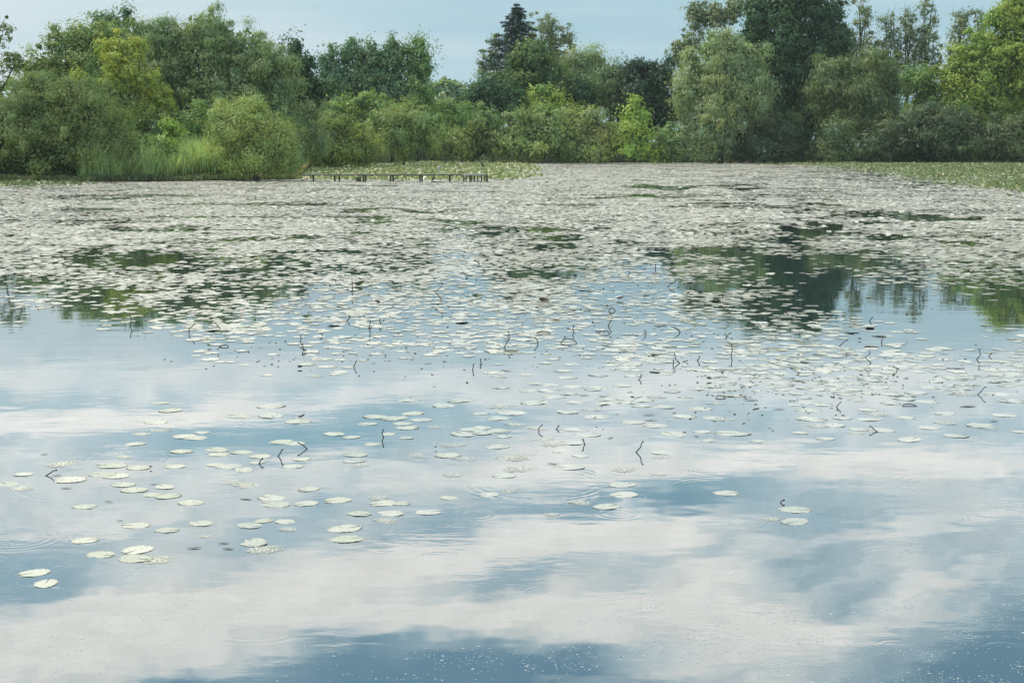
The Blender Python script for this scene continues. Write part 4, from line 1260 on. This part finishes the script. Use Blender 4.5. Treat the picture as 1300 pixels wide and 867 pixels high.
for k, r, i, rel, lab in sorted(jobs):
    if i in done or PAD_OBS[i]['label'] in SPECIAL.values():
        continue
    lb = ORD[k] + ('eaten' if PADS[i][3] else 'pale') + f' lily pad {rel} the {lab}'
    if len(lb.split()) <= 16:
        done.add(i)
        PAD_OBS[i]['label'] = lb
        PAD_OBS[i]['group'] = 'lily pads beside dead stems and leaves'

groups = {}
for i, o in enumerate(PAD_OBS):
    if i not in done and o['label'] not in SPECIAL.values() and i < len(PADS) - NEED:
        groups.setdefault(o['label'], []).append((PADS[i][4], i))
NTH = 'first second third fourth fifth sixth seventh eighth ninth tenth eleventh twelfth thirteenth'.split()
for lab, v in groups.items():
    if 1 < len(v) <= 13:
        for k, (px, i) in enumerate(sorted(v)):
            zone = lab.split('lily pad ', 1)[1]
            lb = f"{NTH[k]} {'eaten' if PADS[i][3] else 'pale'} pad from the reeds {zone}"
            if len(lb.split()) <= 16:
                PAD_OBS[i]['label'] = lb

# countless brown leaf scraps among the pads
n = 22000
y = 17 / np.sqrt(rng.uniform((17 / 150) ** 2, 1, n)) * 1.0
y = np.where(rng.random(n) < .5, np.sqrt(rng.uniform(20 ** 2, 120 ** 2, n)), y)
x = rng.uniform(-.42, .42, n) * y
px, py = project(x, y)
cv = coverage(px, py)
ok = (rng.random(n) < np.clip(cv * 1.1, .0, 1) * np.clip(N3(x / 2, y / 3) * 1.6 - .2, 0, 1)) & (py > shore_y(px) + 1)
x, y = x[ok], y[ok]
n = len(x)
L = rng.uniform(.03, .11, (n, 1)) * np.interp(y, [20, 60, 120], [.8, 1.2, 1.8])[:, None]
c = np.stack([x, y, np.interp(y, [25, 60], [.003, .012]) + .008 * rng.random(n) * np.interp(y, [25, 60], [.1, 1])], 1)
nrm = unit(rng.normal(0, 1, (n, 3)) * np.interp(y, [25, 60], [.04, .8])[:, None] + np.array([0, -.1, .5]))
t = unit(np.cross(nrm, rng.normal(0, 1, (n, 3))))
b = np.cross(nrm, t)
P = np.stack([c - t * L * .5, c + b * L * .25, c + t * L * .5 + nrm * L * .06, c - b * L * .25], 1)
v, sz, ix = quads(P)
base_c = np.where(rng.random((n, 1)) < .6, np.array([[.05, .035, .022]]), np.array([[.06, .085, .028]]))
C = np.repeat(base_c * rng.uniform(.6, 1.5, (n, 1)), 4, 0)
link('leaf_litter', make_mesh('leaf_litter', v, sz, ix, M_LEAF, {'tint': ('FLOAT_COLOR', np.concatenate([C, np.ones((len(C), 1))], 1))}), kind='stuff', label='brown and green leaf scraps scattered over the pads')

# fluff and pollen drifting on the open water
n = 90000
py = 470 + 430 * rng.random(n) ** .55
px = rng.uniform(-120, 1420, n)
P0 = np.array([on_water(a, b) for a, b in zip(px, py)])
dens = np.clip(N1(P0[:, 0] / .35, P0[:, 1] / .25) * 1.5 - .45, 0.03, 1) * np.clip(N2(P0[:, 0] / 1.7, P0[:, 1] / 1.7) * 1.5 - .2, .05, 1) * np.interp(px, [0, 500, 1300], [.30, .6, 1.0])
ok = rng.random(n) < dens
P0 = P0[ok]
n = len(P0)
r = rng.uniform(.0018, .0052, (n, 1)) * np.where(rng.random((n, 1)) < .1, 1.8, 1)
K = 5
a0 = rng.uniform(0, 6.28, (n, 1))
ang = a0 + np.linspace(0, 6.28, K, endpoint=False)[None, :]
rr = r * rng.uniform(.5, 1.3, (n, K))
P = np.stack([P0[:, :1] + np.cos(ang) * rr * 1.5, P0[:, 1:2] + np.sin(ang) * rr, np.full((n, K), .0012)], 2)
v, sz, ix = quads(P)
link('floating_fluff', make_mesh('floating_fluff', v, sz, ix, M_FLUFF), kind='stuff', label='specks of pale seed fluff drifting on the water')

# ------------------------------------------------------------------ jetty
DJ = on_water(500, 231)[1]
sJ = DJ / F


def jx(px):
    return (px - CX) * sJ * .9915


def jz(py):
    return at_depth(500, py, DJ)[2]


jet = bpy.data.objects.new('jetty', None)
COL.objects.link(jet)
jet.location = (jx(505), DJ, 0)
tag(jet, 'low weathered wooden jetty on thin posts reaching out from the near bank', 'jetty')


def J(name, solid, mat):
    for i, q in enumerate(solid.v):
        solid.v[i] = (q[0] - jet.location.x, q[1] - DJ, q[2])
    return link(name, solid.mesh(name, mat), jet)


zt = jz(221.3)
dk = Solid()
x0, x1 = jx(384), jx(590)
nb = int((x1 - x0) / .16)
for i in range(nb):                                   # boards under two pixels wide: real, but one part
    dk.box((x0 + (i + .5) * .16, DJ + .0 + rng.normal(0, .01), zt - .02 + rng.normal(0, .004)), (.14, .8, .035))
o = J('deck_boards', dk, M_GREYWOOD)
o['kind'] = 'stuff'
J('beam', Solid().box(((x0 + x1) / 2, DJ - .34, zt - .09), (x1 - x0, .08, .10)), M_WOOD)
J('beam', Solid().box(((x0 + x1) / 2, DJ + .34, zt - .09), (x1 - x0, .08, .10)), M_WOOD)
for px in (397, 424.3, 430.0, 461.2, 463.8, 495.8, 498.6, 533.2, 535.8, 570.6):
    J('post', Solid().tube([(jx(px), DJ - .28 if px % 2 > 1 else DJ + .22, -.5), (jx(px) + rng.normal(0, .015), DJ - .28 if px % 2 > 1 else DJ + .22, zt - .045)], [.085, .08], 8), M_WOOD)
pf = Solid()
x0, x1 = jx(588.2), jx(617.5)
nb = int((x1 - x0) / .16)
for i in range(nb):
    pf.box((x0 + (i + .5) * (x1 - x0) / nb, DJ - .1, zt + .02 + rng.normal(0, .005)), (.14, 2.0, .045))
o = J('platform_boards', pf, M_GREYWOOD)
o['kind'] = 'stuff'
J('fascia_board', Solid().box(((x0 + x1) / 2, DJ - 1.12, zt - .05), (x1 - x0, .04, .13)), M_GREYWOOD)
for px, hw in ((589.2, .075), (592.2, .06), (596.2, .07), (598.6, .06), (601.4, .065), (606.7, .065), (611.4, .06), (615.6, .065), (618.5, .10)):
    yy = DJ - 1.0 if px not in (601.4, 596.2) else DJ + .7
    J('post', Solid().tube([(jx(px), yy, -.5), (jx(px) + rng.normal(0, .02), yy, zt - .03)], [hw, hw * .95], 8), M_WOOD)
cr = bpy.data.objects.new('crate', None)
COL.objects.link(cr)
cr.location = (jx(455.5), DJ - .55, 0)
tag(cr, 'dark square crate standing in the water in front of the jetty', 'crate')
b = Solid()
for sxx in (-1, 1):
    for zz in (.06, .21, .36):
        b.box((0, sxx * .22, zz), (.46, .03, .13))
        b.box((sxx * .22, 0, zz), (.03, .40, .13))
b.box((0, 0, .44), (.48, .48, .03))
link('crate_wall', b.mesh('crate_wall', M_WOOD), cr)


# ------------------------------------------------------------------ birds
def bird(name, label, loc, parts, h, flip=1):
    root = bpy.data.objects.new(name, None)
    COL.objects.link(root)
    root.location = loc
    root.scale = (h * flip, h, h)
    tag(root, label, 'bird')
    for nm, tubes, mat in parts:
        s_ = Solid()
        for pts, rad, fl in tubes:
            s_.tube(pts, rad, 10, fl)
        link(nm, s_.mesh(nm, mat, True), root)
    return root


heron = [('body', [([(-.20, 0, .38), (-.12, 0, .46), (-.02, 0, .58), (.05, 0, .70), (.07, 0, .80), (.06, 0, .88), (.10, 0, .94), (.16, 0, .95)], [.02, .08, .115, .10, .06, .045, .05, .025], .8),
                   ([(-.02, .03, .48), (0, .03, .25), (.0, .03, .0)], [.022, .012, .012], 1), ([(.02, -.03, .48), (.03, -.03, .25), (.04, -.03, .0)], [.022, .012, .012], 1)], M_HERON),
         ('neck_front', [([(.09, 0, .60), (.125, 0, .70), (.115, 0, .80), (.10, 0, .88)], [.03, .045, .035, .02], .8)], M_HERONW),
         ('beak', [([(.15, 0, .95), (.34, 0, .93)], [.022, .003], 1)], M_BEAK)]
corm = [('body', [([(-.30, 0, .02), (-.22, 0, .14), (-.13, 0, .26), (-.02, 0, .42), (.05, 0, .56), (.04, 0, .68), (.0, 0, .78), (.02, 0, .87), (.08, 0, .92), (.14, 0, .91)], [.03, .07, .11, .145, .12, .065, .05, .05, .052, .03], .85),
                  ([(-.03, .05, .22), (.0, .05, .0)], [.035, .03], 1), ([(-.03, -.05, .22), (.0, -.05, .0)], [.035, .03], 1)], M_CORM),
        ('beak', [([(.13, 0, .91), (.25, 0, .90), (.26, 0, .88)], [.022, .012, .004], 1)], M_BEAK)]
bird('grey_heron', 'grey heron standing hunched on the jetty deck', (jx(557.4), DJ, zt), heron, .92)
dlog = on_water(611, 217)
lg = Solid().tube([(-.75, 0, .10), (-.2, 0, .15), (.35, 0, .16)], [.05, .075, .07], 8)
link('floating_log', lg.mesh('floating_log', M_GREYWOOD), None, 'short pale log in the lily bed under the upright cormorant', 'log', loc=(dlog[0], dlog[1], .18))
bird('cormorant', 'black cormorant upright on a log behind the jetty platform', (dlog[0] + .15, dlog[1], .40), corm, .92, -1)
dpl = on_water(552, 231.6)
link('floating_plank', Solid().box((.2, 0, .05), (1.0, .28, .06), .1).mesh('floating_plank', M_WOOD), None, 'dark plank floating in front of the jetty under a cormorant', 'plank', loc=(dpl[0], dpl[1], 0))
bird('cormorant', 'black cormorant stretching its neck on a plank under the jetty edge', (dpl[0] - .12, dpl[1], .08), corm, .74)
# ------------------------------------------------------------------ thin summer haze over the pond
hz_m, t = material('haze')
vol = t.n('ShaderNodeVolumePrincipled')
vol.inputs['Color'].default_value = (0.80, 0.88, 0.92, 1)
vol.inputs['Density'].default_value = 0.00010
vol.inputs['Anisotropy'].default_value = 0.2
t.t.links.new(vol.outputs[0], t.n('ShaderNodeOutputMaterial').inputs[1])
hb = Solid().box((0, 2400, 22), (8000, 5400, 52))
o = link('haze', hb.mesh('haze', hz_m), kind='stuff', label='thin pale haze over the pond and the far trees')
print('TRIS', sum(len(q.vertices) - 2 for m in bpy.data.meshes for q in m.polygons) if False else sum(len(m.loops) - 2 * len(m.polygons) for m in bpy.data.meshes))
print('LEAVES', TREE_TOTAL[0], 'FIELD', N_FIELD, 'PADS', len(PADS))
